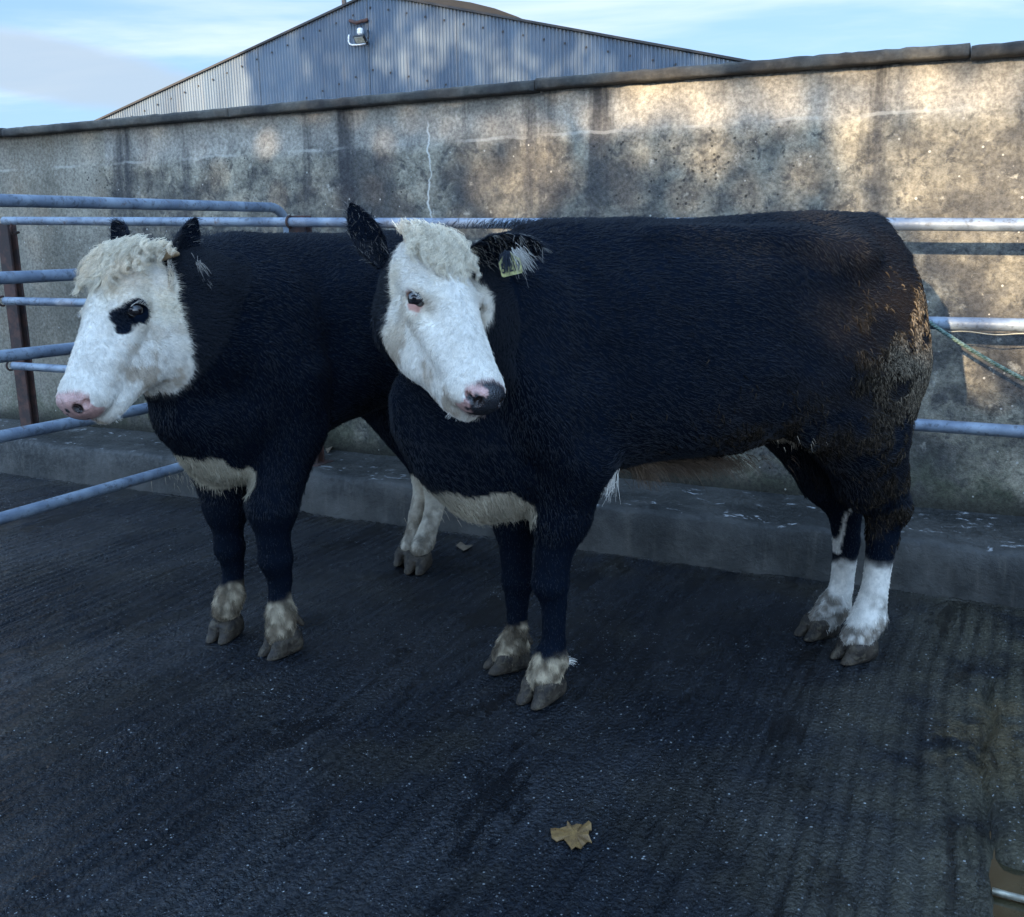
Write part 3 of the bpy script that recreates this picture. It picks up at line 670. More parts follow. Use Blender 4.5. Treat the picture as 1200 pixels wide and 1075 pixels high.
#COWS
# ------------------------------------------------------------------ cattle
class Sdf:
    def __init__(s, lo, hi, h):
        s.lo = np.array(lo, float); s.h = h; s.n = (np.ceil((np.array(hi)-s.lo)/h)).astype(int)+1
        s.D = np.full(s.n, 1., np.float32)
    def sub(s, lo, hi):
        a = np.clip(np.floor((lo-s.lo)/s.h).astype(int), 0, s.n); b = np.clip(np.ceil((hi-s.lo)/s.h).astype(int)+1, 0, s.n)
        if (b <= a).any(): return None, None
        ax = [(s.lo[i]+s.h*np.arange(a[i], b[i])).astype(np.float32) for i in range(3)]
        X, Y, Z_ = np.meshgrid(*ax, indexing='ij')
        return tuple(slice(a[i], b[i]) for i in range(3)), np.stack([X, Y, Z_], -1)
    def add(s, prim, k=.03, neg=False):
        f, lo, hi = prim; m = k+2*s.h
        sl, P = s.sub(lo-m, hi+m)
        if sl is None: return
        d = f(P).astype(np.float32); D = s.D[sl]
        if neg: d = -d; h = np.maximum(k-np.abs(D-d), 0)/k; s.D[sl] = np.maximum(D, d)+h*h*k/4
        else: h = np.maximum(k-np.abs(D-d), 0)/k; s.D[sl] = np.minimum(D, d)-h*h*k/4
    def mesh(s, iso=0.):
        D = s.D-iso; n = D.shape; I = D < 0
        c = np.zeros(tuple(k-1 for k in n), np.int8)
        for a in (0, 1):
            for b in (0, 1):
                for d in (0, 1): c += I[a:n[0]-1+a, b:n[1]-1+b, d:n[2]-1+d]
        act = np.argwhere((c > 0) & (c < 8)); ids = -np.ones(c.shape, np.int32); ids[tuple(act.T)] = np.arange(len(act))
        acc = np.zeros((len(act), 3)); cnt = np.zeros(len(act))
        cor = [(a, b, d) for a in (0, 1) for b in (0, 1) for d in (0, 1)]
        for p in cor:
            for ax in range(3):
                if p[ax]: continue
                q_ = list(p); q_[ax] = 1
                da = D[act[:, 0]+p[0], act[:, 1]+p[1], act[:, 2]+p[2]]; db = D[act[:, 0]+q_[0], act[:, 1]+q_[1], act[:, 2]+q_[2]]
                m = (da < 0) != (db < 0); t_ = np.where(m, da/np.where(m, da-db, 1), 0)
                o = np.tile(np.array(p, float), (len(act), 1)); o[:, ax] = t_
                acc[m] += o[m]; cnt[m] += 1
        V = s.lo+s.h*(act+acc/cnt[:, None]); Fs = []
        for ax in range(3):
            o1, o2 = (ax+1) % 3, (ax+2) % 3
            sl0 = [slice(None)]*3; sl1 = [slice(None)]*3; sl0[ax] = slice(0, -1); sl1[ax] = slice(1, None)
            A, B = I[tuple(sl0)], I[tuple(sl1)]; e = np.argwhere(A != B)
            e = e[(e[:, o1] > 0) & (e[:, o2] > 0) & (e[:, o1] < n[o1]-1) & (e[:, o2] < n[o2]-1)]
            def g(d1, d2):
                x = e.copy(); x[:, o1] -= d1; x[:, o2] -= d2; return ids[tuple(x.T)]
            f = np.stack([g(1, 1), g(0, 1), g(0, 0), g(1, 0)], 1); ins = A[tuple(e.T)]
            f[~ins] = f[~ins][:, ::-1]; Fs.append(f)
        return V, np.concatenate(Fs)
def cone(a, b, ra, rb):
    a = np.array(a, float); b = np.array(b, float); ab = b-a; L2 = ab@ab+1e-12
    def f(P):
        t_ = np.clip((P-a)@ab/L2, 0, 1); return np.linalg.norm(P-(a+t_[..., None]*ab), axis=-1)-(ra+(rb-ra)*t_)
    m = max(ra, rb); return f, np.minimum(a, b)-m, np.maximum(a, b)+m
def ellp(c, r, Rm=None):
    c = np.array(c, float); r = np.array(r, float); Rm = np.eye(3) if Rm is None else Rm
    def f(P):
        q_ = (P-c)@Rm; k0 = np.linalg.norm(q_/r, axis=-1); k1 = np.linalg.norm(q_/(r*r), axis=-1); return k0*(k0-1)/np.maximum(k1, 1e-6)
    e = np.sqrt(((Rm*r)**2).sum(1)); return f, c-e, c+e
def trunk_prim(tab, wy=0.):
    T = np.array(tab, float)   # rows: s, top, bottom, half width
    ss = T[:, 0]
    def f(P):
        s_ = -P[..., 0]
        top = np.interp(s_, ss, T[:, 1]); bot = np.interp(s_, ss, T[:, 2]); wd = np.interp(s_, ss, T[:, 3])
        zc = (top+bot)/2; hh = (top-bot)/2; zn = (P[..., 2]-zc)/hh
        w_ = wd*(1-.10*np.clip(zn, -1, 1)); yn = P[..., 1]/w_
        r = (np.abs(yn)**2.35+np.abs(zn)**2.35)**(1/2.35); d = (r-1)*np.minimum(w_, hh)
        ex = np.maximum(ss[0]-s_, s_-ss[-1]); return np.where(ex > 0, np.maximum(d, ex), d)
    return f, np.array([-ss[-1], -T[:, 3].max()*1.1, T[:, 2].min()]), np.array([-ss[0], T[:, 3].max()*1.1, T[:, 1].max()])
def smooth_tab(tab, n=120):
    T = np.array(tab, float); x = np.linspace(T[0, 0], T[-1, 0], n)
    out = [x]
    for c in (1, 2, 3):
        y = np.interp(x, T[:, 0], T[:, c]); k = np.ones(7)/7; yp = np.pad(y, 3, mode='edge')
        y2 = np.convolve(yp, k, 'valid'); y2[0] = y[0]; y2[-1] = y[-1]; out.append(y2)
    return np.stack(out, 1)

def make_coat(name, rough=.5, tip=1.):
    k = NT(name); a = k.n('ShaderNodeAttribute', attribute_name='col'); co = k.co(); wet = k.math('SUBTRACT', 1., a.outputs['Alpha'])
    nz = k.noise(co, 55, 5, .6)
    k.P(Base_Color=k.mix(k.ramp(nz, .3, .7, .25, 0.), a.outputs['Color'], (.004, .004, .004)), Roughness=k.ramp(wet, 0., 1., .8, .24))
    k.l(k.ramp(wet, 0., 1., .05, .6), k.b.inputs['Specular IOR Level'])
    peb = k.math('MULTIPLY', k.vor(co, 230), k.math('MULTIPLY', wet, -1.1))
    k.bump(k.math('ADD', k.noise(k.map(co, (1, 1, .5)), 160, 4), peb), .45, .004); return k.m
def make_hairmat(name, rough=.45, spec=.30):
    k = NT(name); a = k.n('ShaderNodeAttribute', attribute_name='col')
    k.P(Base_Color=a.outputs['Color'], Roughness=rough); k.b.inputs['Specular IOR Level'].default_value = spec; return k.m
M_skin = make_coat('short_coat'); M_hair = make_hairmat('coat_hair'); M_mud = make_hairmat('dung_caked_hair', .9, .1)
M_hoof = None
def make_hoof():
    k = NT('hoof_horn'); co = k.co(); x = k.sep(co); n1 = k.noise(co, 30, 5, .6)
    c = k.mix(k.ramp(n1, .35, .65), (.014, .011, .009), (.050, .038, .027))
    c = k.mix(k.math('MULTIPLY', k.ramp(x[2], .012, .002), .7), c, (.12, .10, .075))
    k.b.inputs['Specular IOR Level'].default_value = .3
    k.P(Base_Color=c, Roughness=.6); c2 = k.noise(k.map(co, (8, 8, 1.2)), 22, 5, .7); mudp = k.ramp(k.noise(co, 55, 5, .65), .48, .62)
    k.l(k.mix(k.math('MULTIPLY', mudp, .7), k.mix(k.math('MULTIPLY', k.ramp(c2, .52, .62), .7), c, (.008, .007, .006)), (.085, .068, .045)), k.b.inputs['Base Color'])
    k.bump(k.math('ADD', k.noise(k.map(co, (1, 1, 6)), 20, 4), k.math('ADD', k.math('MULTIPLY', c2, .6), k.math('MULTIPLY', mudp, .5))), .8, .004); return k.m
M_hoof = make_hoof()
M_eye = mat_plain('dark_wet_eye', (.008, .006, .007), .06, 0, None, .2, 5., .8)
M_horn = mat_plain('horn', (.30, .20, .11), .45, 0, (.4, .003), .3, 30.)

def curves_obj(name, pts, rad, col, mat, parent):
    """pts (n,k,3) in the parent's local frame"""
    n, k_, _ = pts.shape
    hc = bpy.data.hair_curves.new(name); hc.add_curves([k_]*n)
    hc.attributes['position'].data.foreach_set('vector', np.ascontiguousarray(pts, np.float32).ravel())
    a = hc.attributes.get('radius') or hc.attributes.new('radius', 'FLOAT', 'POINT')
    rr = (np.asarray(rad)[:, None]*np.linspace(1, .25, k_)[None, :]).astype(np.float32); a.data.foreach_set('value', rr.ravel())
    c = np.ones((n, 4), np.float32); c[:, :3] = col
    b = hc.attributes.new('col', 'FLOAT_COLOR', 'CURVE'); b.data.foreach_set('color', c.ravel())
    hc.materials.append(mat)
    o = bpy.data.objects.new(name, hc); COL.objects.link(o); o.parent = parent
    return o
def sample(V, Fs, n, wfun=None):
    T = np.concatenate([Fs[:, :3], Fs[:, [0, 2, 3]]]); A = V[T[:, 1]]-V[T[:, 0]]; B = V[T[:, 2]]-V[T[:, 0]]
    cr = np.cross(A, B); ar = np.linalg.norm(cr, axis=1); nn = cr/np.maximum(ar, 1e-12)[:, None]
    w_ = ar.copy()
    if wfun is not None: w_ *= wfun(V[T].mean(1))
    i = rng.choice(len(T), n, p=w_/w_.sum()); a = rng.uniform(size=n); b = rng.uniform(size=n); m = a+b > 1; a[m] = 1-a[m]; b[m] = 1-b[m]
    return V[T[i, 0]]+A[i]*a[:, None]+B[i]*b[:, None], nn[i]

class Cow:
    def __init__(c, name, label, front, rear, poll, muzz, facing, wide):
        c.o = np.array([*front, 0.]); f = np.array([front[0]-rear[0], front[1]-rear[1], 0.]); c.f = unit(f); c.l = np.array([-c.f[1], c.f[0], 0])
        c.Mx = np.array([c.f, c.l, ZZ])          # rows: local axes in world
        m = Matrix([[float(c.f[i]), float(c.l[i]), float(ZZ[i]), float(c.o[i])] for i in range(3)]+[[0, 0, 0, 1]])
        c.mw = m; c.name = name
        c.P = c.loc(poll); Mz = c.loc(muzz); c.X = unit(Mz-c.P); zf = c.Mx@np.array(facing); zf = zf-c.X*(zf@c.X); c.Z = unit(zf); c.Y = np.cross(c.Z, c.X)
        c.sc = np.linalg.norm(Mz-c.P)/.53; c.S3 = c.sc*np.array([1, wide, wide]); c.HR = np.stack([c.X, c.Y, c.Z], 1)   # columns
        c.label = label
    def loc(c, w_): return c.Mx@(np.array(w_)-c.o)
    def J(c, px, py, t_):
        P = onplane(px, py, c.o+c.l*t_, c.l); return c.loc(P)
    def h(c, x, y, z): return c.P+c.HR@(np.array([x, y, z])*c.S3)
    def hd(c, P):
        return np.min([p[0](P) for p, k_, n_ in c.head if not n_], 0)
    def toh(c, P): return (P-c.P)@c.HR/c.S3
def hooves(c, feet, root):
    for (x, y, yaw, sz) in feet:
        g = Sdf((-.13, -.085, -.012), (.11, .085, .15), .0045)
        for sd in (-1, 1):
            g.add(cone((-.04, sd*.023, .028), (.045, sd*.027, .010), .027, .016), .012)
            g.add(cone((-.035, sd*.020, .055), (.015, sd*.022, .045), .030, .026), .015)
            g.add(cone((.0, sd*.022, .05), (.058, sd*.024, .004), .026, .012), .012)
        # cleft between the claws
        g.add(cone((.09, 0, .0), (.02, 0, .052), .0045, .003), .006, True)
        g.add(cone((.09, 0, .02), (.02, 0, .03), .0045, .003), .006, True)
        g.add((lambda P: P[..., 2]-.003, np.array([-.2, -.2, -.1]), np.array([.2, .2, .004])), .004, True)
        g.add((lambda P: (.076-P[..., 2]-P[..., 0]*.42), np.array([-.2, -.2, .03]), np.array([.2, .2, .2])), .006, True)
        for sd in (-1, 1): g.add(cone((-.052, sd*.020, .112), (-.070, sd*.026, .088), .013, .009), .004)
        V, Fs = g.mesh(); V = V*sz; ca, sa = math.cos(yaw), math.sin(yaw)
        V = np.stack([V[:, 0]*ca-V[:, 1]*sa+x, V[:, 0]*sa+V[:, 1]*ca+y, V[:, 2]], 1)
        o = mesh_obj('hoof', V, Fs, M_hoof, smooth=True); o.parent = root
def ear_shell(base, tip, nrm, wd, cup=.35, n=18, m=13):
    base, tip, nrm = map(np.array, (base, tip, nrm)); ax = tip-base; L = np.linalg.norm(ax); ax = ax/L; nrm = unit(nrm-ax*(nrm@ax)); sd = np.cross(ax, nrm)
    a = np.linspace(0, 1, n); prof = np.interp(a, [0, .12, .35, .6, .85, .96, 1], [.42, .62, .98, 1.0, .62, .3, .05])*wd/2
    V = []
    for off in (0., .006):
        for i in range(n):
            b = np.linspace(-1, 1, m); cp = cup*(1-.5*a[i]); th = b*1.15*(1+.6*(1-a[i]))
            y = np.sin(th)/1.0*prof[i]; z = -(np.cos(th))*prof[i]*cp*1.6
            V.append(base+ax*(a[i]*L+ .0)+np.outer(y, sd)+np.outer(z-off, nrm))
    V = np.concatenate(V); k_ = n*m; idx = np.arange(k_).reshape(n, m)
    Fs = np.stack([idx[:-1, :-1], idx[:-1, 1:], idx[1:, 1:], idx[1:, :-1]], -1).reshape(-1, 4)
    rim = []
    for j in range(m-1): rim.append([idx[-1, j], idx[-1, j+1], idx[-1, j+1]+k_, idx[-1, j]+k_])
    for i in range(n-1): rim += [[idx[i+1, 0], idx[i, 0], idx[i, 0]+k_, idx[i+1, 0]+k_], [idx[i, -1], idx[i+1, -1], idx[i+1, -1]+k_, idx[i, -1]+k_]]
    return V, np.concatenate([Fs[:, ::-1], Fs+k_, np.array(rim)]), (ax, sd, nrm, L)

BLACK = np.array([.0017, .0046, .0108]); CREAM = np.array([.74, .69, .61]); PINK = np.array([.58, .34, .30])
def build_cow(c, trunk, prims, neck, legs, feet, colfn, ears, blob, nh, ear_in, extra):
    """neck: list of (point, radius); legs: chains of (x,y,z,r) in local frame"""
    root = empty(c.name, mat=c.mw); tag(root, c.label, 'cow', 'black cattle with white faces'); bpy.context.view_layer.update()
    def fill(g):
        g.add(trunk_prim(smooth_tab(trunk)), .04)
        for p, k_ in prims: g.add(p, k_)
        for y in (-1, 1):
            g.add(ellp((-.80, y*.36, 1.17), (.13, .075, .13)), .12, True); g.add(ellp((-.175, y*.345, .95), (.05, .05, .26)), .10, True)
        for a, b in zip(neck[:-1], neck[1:]): g.add(cone(a[0], b[0], a[1], b[1]), .07)
        for ch in legs:
            for a, b in zip(ch[:-1], ch[1:]): g.add(cone(a[:3], b[:3], a[3], b[3]), .035 if a[3] > .06 else .012)
        for p, k_, neg in c.head: g.add(p, k_, neg)
    def headprims():
        s = c.sc; c.head = []
        E = lambda x, y, z, a, b, d, k_=.03, neg=False, Rm=None: c.head.append((ellp(c.h(x, y, z), np.array([a, b, d])*c.S3, c.HR if Rm is None else c.HR@Rm), k_*s, neg))
        Cn = lambda p, q_, ra, rb, k_=.03, neg=False: c.head.append((cone(c.h(*p), c.h(*q_), ra*s, rb*s), k_*s, neg))
        E(.09, 0, -.085, .112, .098, .085)
        E(.15, 0, -.052, .14, .092, .052)
        E(.31, 0, -.042, .17, .048, .030, .04)
        Cn((.20, 0, -.085), (.43, 0, -.068), .074, .050, .05)
        for y in (-1, 1):
            E(.195, y*.078, -.064, .048, .036, .036, .03)
            E(.235, y*.058, -.155, .125, .040, .085, .04)
            Cn((.18, y*.050, -.215), (.44, y*.022, -.138), .044, .036, .04)
            E(.36, y*.045, -.085, .09, .022, .035, .04)
        Cn((.20, 0, -.165), (.42, 0, -.115), .058, .042, .04)
        RY = np.array([[math.cos(.5), 0, math.sin(.5)], [0, 1, 0], [-math.sin(.5), 0, math.cos(.5)]])
        E(.468, 0, -.072, .056, .074, .054, .035); E(.498, 0, -.062, .034, .060, .044, .02)
        E(.462, 0, -.132, .050, .050, .030, .02)
        for y in (-1, 1):
            Cn((.528, y*.0, -.103), (.445, y*.060, -.120), .003, .002, .006, True)
            a_ = R(35)*y; Rm = np.array([[math.cos(a_), -math.sin(a_), 0], [math.sin(a_), math.cos(a_), 0], [0, 0, 1]])
            E(.524, y*.040, -.045, .020, .010, .014, .006, True, Rm)
            E(.506, y*.056, -.050, .018, .010, .008, .006, True)
            # brow and lids round the eye
            E(.176, y*.099, -.052, .012, .013, .030, .014, False, RY)
            E(.200, y*.116, -.060, .0160, .026, .0300, .006, True, RY)
            Cn((.235, y*.088, -.085), (.40, y*.052, -.080), .018, .012, .03)
            E(.245, y*.088, -.050, .022, .010, .018, .03, True)
    headprims()
    lo = np.array([-1.42, -.45, .03]); hi = np.array([.45, .45, 1.50])
    g = Sdf(lo, hi, .0115); fill(g); V1, F1 = g.mesh()
    hc = c.h(.25, 0, -.09); e = np.array([.36, .36, .36])*c.sc
    g2 = Sdf(hc-e, hc+e, .0050); fill(g2); V2, F2 = g2.mesh()
    inb = lambda P, m: (np.abs(P-hc) < e-m).all(1)
    keep1 = ~inb(V1[F1].mean(1), .024); F1 = F1[keep1]; keep2 = inb(V2[F2].mean(1), .006); F2 = F2[keep2]
    Vs = [V1, V2]; Fl = [F1, F2+len(V1)]; nv = len(V1)+len(V2); earinfo = []
    for (b, t_, nrm, wd) in ears:
        Ve, Fe, info = ear_shell(b, t_, nrm, wd); Vs.append(Ve); Fl.append(Fe+nv); nv += len(Ve); earinfo.append((Ve, Fe, info))
    for i_ in (0, 1):
        q_ = Vs[i_]; w1 = (sstep(.06, .2, c.hd(q_))*sstep(.5, .75, q_[:, 2]))[:, None]; Vs[i_] = q_+w1*np.stack([fbm(q_, 4.5, 501, 2)*.3, fbm(q_, 4.5, 502, 3), fbm(q_, 4.5, 503, 2)*.5], 1)*.014
    V = np.concatenate(Vs); Fs = np.concatenate(Fl)
    used = np.unique(Fs); rm = -np.ones(len(V), int); rm[used] = np.arange(len(used)); V = V[used]; Fs = rm[Fs]
    dark = np.zeros(len(V), bool)
    col, ln = colfn(V); o = mesh_obj('body', V, Fs, M_skin, smooth=True, col=col); o.parent = root
    hq = c.toh(V); wet = sstep(.480, .492, hq[:, 0])*sstep(-.112, -.100, hq[:, 2])*(np.abs(hq[:, 1]) < .066)*(hq[:, 2] < .05)*(hq[:, 0] < .6)
    ca = np.ones((len(V), 4), np.float32); ca[:, :3] = col; ca[:, 3] = 1-wet; o.data.attributes['col'].data.foreach_set('color', ca.ravel())
    # eyes
    for y in (-1, 1):
        cc = c.h(.200, y*.0905, -.060); u_, v_ = np.meshgrid(np.linspace(0, 2*np.pi, 25)[:-1], np.linspace(0, np.pi, 13), indexing='ij')
        P = np.stack([np.sin(v_)*np.cos(u_), np.sin(v_)*np.sin(u_), np.cos(v_)], -1)
        Ve = cc+P.reshape(-1, 3)*.0250*c.sc; m = 13; idx = np.arange(24*13).reshape(24, 13); nx = np.roll(idx, -1, 0)
        Fe = np.stack([idx[:, :-1], idx[:, 1:], nx[:, 1:], nx[:, :-1]], -1).reshape(-1, 4)
        q_ = mesh_obj('eye', Ve, Fe, M_eye, smooth=True); q_.parent = root
    hooves(c, feet, root)
    # ---- short coat
    def headw(P):
        hq = c.toh(P); d = (hq[:, 0] > -.08)*(hq[:, 0] < .6)*(np.abs(hq[:, 1]) < .2)*(hq[:, 2] > -.27)*(hq[:, 2] < .1)
        return d.astype(float)
    P, nn = sample(V, Fs, nh, lambda q_: 1+7.*headw(q_))
    P = P; hq = c.toh(P); isH = headw(P) > 0; col, ln = colfn(P)
    # lay of the hair
    D = np.tile(np.array([-1., 0, -.55]), (len(P), 1)); D += .6*np.stack([fbm(P, 4, 5, 3), fbm(P, 4, 6, 3), fbm(P, 4, 7, 3)], 1)
    low_ = sstep(.75, .55, P[:, 2])[:, None]; D = D*(1-low_)+np.array([-.15, 0, -1.])*low_
    dh = np.stack([(hq[:, 0]-.19)*1.0, hq[:, 1]*1.2, -.25+0*hq[:, 0]], 1); dh += .07*np.stack([fbm(P, 16, 15, 2), fbm(P, 16, 16, 2), fbm(P, 16, 17, 2)], 1)
    dh[:, 0] += np.where(hq[:, 0] > .2, .04, 0)
    D[isH] = unit(dh[isH])@c.HR.T
    D = D-nn*(D*nn).sum(1)[:, None]; D = unit(D)
    nose = isH & (hq[:, 0] > .485) & (hq[:, 2] > -.105)
    eye = np.zeros(len(P), bool)
    for y in c.eyes: eye |= (((hq-np.array([.203, y*.115, -.060]))/np.array([.036, .045, .026]))**2).sum(1) < 1
    L_ = ln*rng.uniform(.7, 1.25, len(P)); kp = ~(nose | eye); P, nn, D, L_, col, isH = P[kp], nn[kp], D[kp], L_[kp], col[kp], isH[kp]
    lift = .26+.16*rng.uniform(size=len(P)); k_ = 4; tt_ = np.linspace(0, 1, k_)
    jt = rng.normal(size=(len(P), 3))*.14
    pts = P[:, None, :]-nn[:, None, :]*.002+(D+jt)[:, None, :]*(tt_[None, :, None]*L_[:, None, None])+nn[:, None, :]*(lift[:, None]*(np.sin(tt_*2.2)[None, :])*L_[:, None])[:, :, None]*.7
    vary = rng.uniform(.86, 1.14, len(P))[:, None]
    rad = np.where(isH, .0006, .0009)
    curves_obj('coat_hair', pts, rad, col*vary, M_hair, root)
    # ---- curly poll
    n = 330; X0 = rng.uniform(-.035, .10, n); Y0 = rng.uniform(*c.pw, n); keep = (X0 < .095-.06*(Y0/.10)**2); X0, Y0 = X0[keep], Y0[keep]; n = len(X0)
    strands = []; cols = []; k_ = 14; tt_ = np.linspace(0, 1, k_)
    for i in range(n):
        z0 = .006-.075*max(0, -X0[i]/.04)*.5-.35*(Y0[i]/.1)**4*.1
        b = np.array([X0[i], Y0[i], z0]); L0 = rng.uniform(.025, .11)
        d = np.array([.9, Y0[i]*c.fan+rng.normal()*.28, .0]); d = unit(d); ph = rng.uniform(0, 6.28); amp = rng.uniform(.004, .012); fr = rng.uniform(1.4, 3.0)
        cl = b+np.outer(tt_*L0, d)+np.outer(c.lift*np.sin(tt_*2.6)*(1 if X0[i] < .03 else .6), [0, 0, 1.])
        sdv = np.cross(d, [0, 0, 1.]); cl += np.outer(amp*np.sin(tt_*fr*6.28+ph)*tt_**.5, sdv)+np.outer(amp*.6*np.cos(tt_*fr*6.28+ph)*tt_, [0, 0, 1.])
        m = 20; off = rng.normal(size=(m, 3))*np.array([.007, .007, .004]); tap = (1-.8*tt_)[None, :, None]
        fz = rng.normal(size=(m, k_, 3))*.0012
        st_ = cl[None]+off[:, None, :]*tap+np.cumsum(fz, 1)*.6
        strands.append(st_); cc = CREAM*np.array([1.0, .94, .82])*rng.uniform(.75, 1.2); cols.append(np.tile(cc, (m, 1))*rng.uniform(.8, 1.15, (m, 1)))
    st_ = np.concatenate(strands); st_ = c.P+(st_*c.S3)@c.HR.T
    curves_obj('curly_poll', st_, np.full(len(st_), .00062), np.concatenate(cols), M_hair, root)
    # ---- hair inside and round the ears
    eh = []; ec = []
    for (Ve, Fe, (ax_, sd_, nr_, L_e)), mode in zip(earinfo, ear_in):
        n = 1300; P, nn2 = sample(Ve, Fe, n); rel = P-Ve[:13].mean(0); a_ = rel@ax_/L_e; b_ = rel@sd_
        inner = (nn2@nr_ > 0); Ln = np.where(inner, .03, .014)*rng.uniform(.6, 1.4, n)
        d = ax_[None]*.9+nn2*.5+sd_[None]*(b_*8)[:, None]+rng.normal(size=(n, 3))*.3; d = unit(d)
        tt3 = np.linspace(0, 1, 4); eh.append(P[:, None]+d[:, None]*(tt3[None, :, None]*Ln[:, None, None])-np.array([0, 0, 1])*(tt3**2)[None, :, None]*Ln[:, None, None]*.3)
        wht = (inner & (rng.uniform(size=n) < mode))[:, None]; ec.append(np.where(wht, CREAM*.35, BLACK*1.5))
    curves_obj('ear_hair', np.concatenate(eh), np.full(sum(len(x) for x in eh), .0007), np.concatenate(ec), M_hair, root)
    # ---- eyelashes and chin whiskers
    wk = []
    for y in (-1, 1):
        for i in range(42):
            a_ = rng.uniform(-1, 1); s_ = .016*math.sqrt(1-a_*a_); b = np.array([.2+a_*.012-s_*.88, y*.112, -.060+a_*.023+s_*.48]); d = unit(np.array([-.55, y*1.0, .1])+rng.normal(size=3)*.12)
            wk.append([b+d*k*.011 for k in range(3)])
    for i in range(150):
        th = rng.uniform(0, 6.28); b = np.array([.47+.03*math.cos(th), .05*math.sin(th*2), -.14]); d = unit(np.array([.5, b[1]*8, -.8])+rng.normal(size=3)*.3)
        wk.append([b+d*k*.008 for k in range(3)])
    wk = c.P+(np.array(wk)*c.S3)@c.HR.T
    curves_obj('lashes_and_whiskers', wk, np.full(len(wk), .00035), np.tile(CREAM*.8, (len(wk), 1)), M_hair, root)
    extra(c, root, V, Fs)
    return root
def leg_white(P, z_hi, seed, ragged=.03):
    return sstep(.012, -.012, P[:, 2]-z_hi-fbm(P, 14, seed, 3)*ragged)
def mudmix(col, P, zt, seed, amt=.8):
    m = (sstep(zt+.03, zt-.09, P[:, 2]+fbm(P, 12, seed, 3)*.12)*np.clip(.78+.9*fbm(P, 45, seed+7, 3), 0, 1))[:, None]*amt
    b = np.array([.068, .051, .034])*(1+.9*fbm(P, 38, seed+3, 3))[:, None]; return col*(1-m)+b*m
def face_cols(c, P, col, ln, noseblack):
    hq = c.toh(P); nz = fbm(P, 30, 41, 3); nz2 = fbm(P, 90, 43, 2)
    back = np.interp(hq[:, 0], [-.1, 0, .1, .16, .24, .34, .45, .6], [-.02, -.07, -.135, -.185, -.265, -.32, -.32, -.32])
    wf = sstep(-.008, .008, hq[:, 2]-back+nz*.018)*sstep(-.075, -.055, hq[:, 0]+nz*.01)*(np.abs(hq[:, 1]) < .16)*(hq[:, 0] < .62)*(hq[:, 2] > -.30)*(hq[:, 2] < .12)*sstep(c.hth, c.hth-.01, c.hd(P)+nz*.008)*np.where(hq[:, 1] > .03, sstep(c.farz-.01, c.farz+.01, hq[:, 2]+nz*.01), 1.)
    cr = CREAM*(1+.10*nz+.06*nz2)[:, None]
    # grubby, thinner hair on cheek and round the eyes
    for y in (-1, 1):
        r = np.linalg.norm((hq-np.array([.215, y*.10, -.06]))/np.array([.05, .05, .045]), axis=1); cr = cr*(1-np.exp(-r*r)[:, None]*np.array([.16, .22, .30]))
    dirt = sstep(.0, .5, fbm(P, 26, 61, 3))[:, None]*sstep(.1, .3, hq[:, 0])[:, None]*sstep(-.04, -.12, hq[:, 2])[:, None]
    cr = cr*(1-.42*dirt*np.array([.8, .95, 1.1]))
    yel = np.clip(.25+fbm(P, 9, 71, 3), 0, 1)[:, None]*sstep(.34, .05, hq[:, 0])[:, None]; cr = cr*(1-yel*np.array([.06, .14, .30]))
    spk = sstep(.35, .6, fbm(P, 70, 73, 2))[:, None]*sstep(.1, .4, fbm(P, 10, 75, 2))[:, None]; cr = cr*(1-.18*spk)
    wf = wf[:, None]; col = col*(1-wf)+cr*wf; ln = np.where(wf[:, 0] > .5, .011, ln)
    # muzzle
    d = sstep(.470, .490, hq[:, 0]+.25*(hq[:, 2]+.055)*(hq[:, 2] < -.055)+nz*.006+.0*hq[:, 1])*sstep(-.112, -.100, hq[:, 2])*(np.abs(hq[:, 1]) < .064)*(wf[:, 0] > .3)
    pk = PINK*(1+.15*nz2)[:, None]; col = col*(1-d[:, None])+pk*d[:, None]
    nb = noseblack(hq, nz)*d; col = col*(1-nb[:, None])+np.array([.022, .024, .030])*nb[:, None]
    for y in (-1, 1):
        r = (((hq-np.array([.524, y*.036, -.046]))/np.array([.020, .013, .016]))**2).sum(1); k_ = sstep(1.1, .7, r)[:, None]; col = col*(1-k_)+np.array([.02, .012, .012])*k_
    m = sstep(.006, .002, np.abs(hq[:, 2]+.107))*(hq[:, 0] > .44)*(np.abs(hq[:, 1]) < .07)*(wf[:, 0] > .5); col = col*(1-.35*m[:, None])
    return col, ln, hq, nz, nz2

# ---- first animal: broadside, head turned to the viewer
A = Cow('black_cow', 'black cow in front, broadside, with a dark nose and yellow ear tag', (.02, 2.87), (1.08, 3.108), at(508, 268, 2.53), at(588, 464, 2.33),
        -fw+rt*.92+up*.10, 1.0)
A.lift, A.pw, A.fan = .010, (-.088, .090), 2.2; A.hth, A.farz = .045, -.11; A.eyes = (-1,)
trA = [(-.37, .93, .83, .05), (-.33, 1.02, .74, .10), (-.26, 1.14, .63, .15), (-.14, 1.28, .575, .20), (0, 1.385, .57, .235), (.09, 1.416, .60, .26), (.2, 1.419, .67, .29), (.35, 1.414, .695, .31), (.5, 1.409, .70, .325),
       (.65, 1.415, .705, .322), (.76, 1.425, .745, .308), (.86, 1.428, .80, .305), (.95, 1.433, .84, .29), (1.05, 1.428, .84, .26), (1.12, 1.412, .83, .23), (1.18, 1.37, .83, .20), (1.225, 1.30, .84, .16), (1.25, 1.20, .87, .13), (1.265, 1.08, .95, .07)]
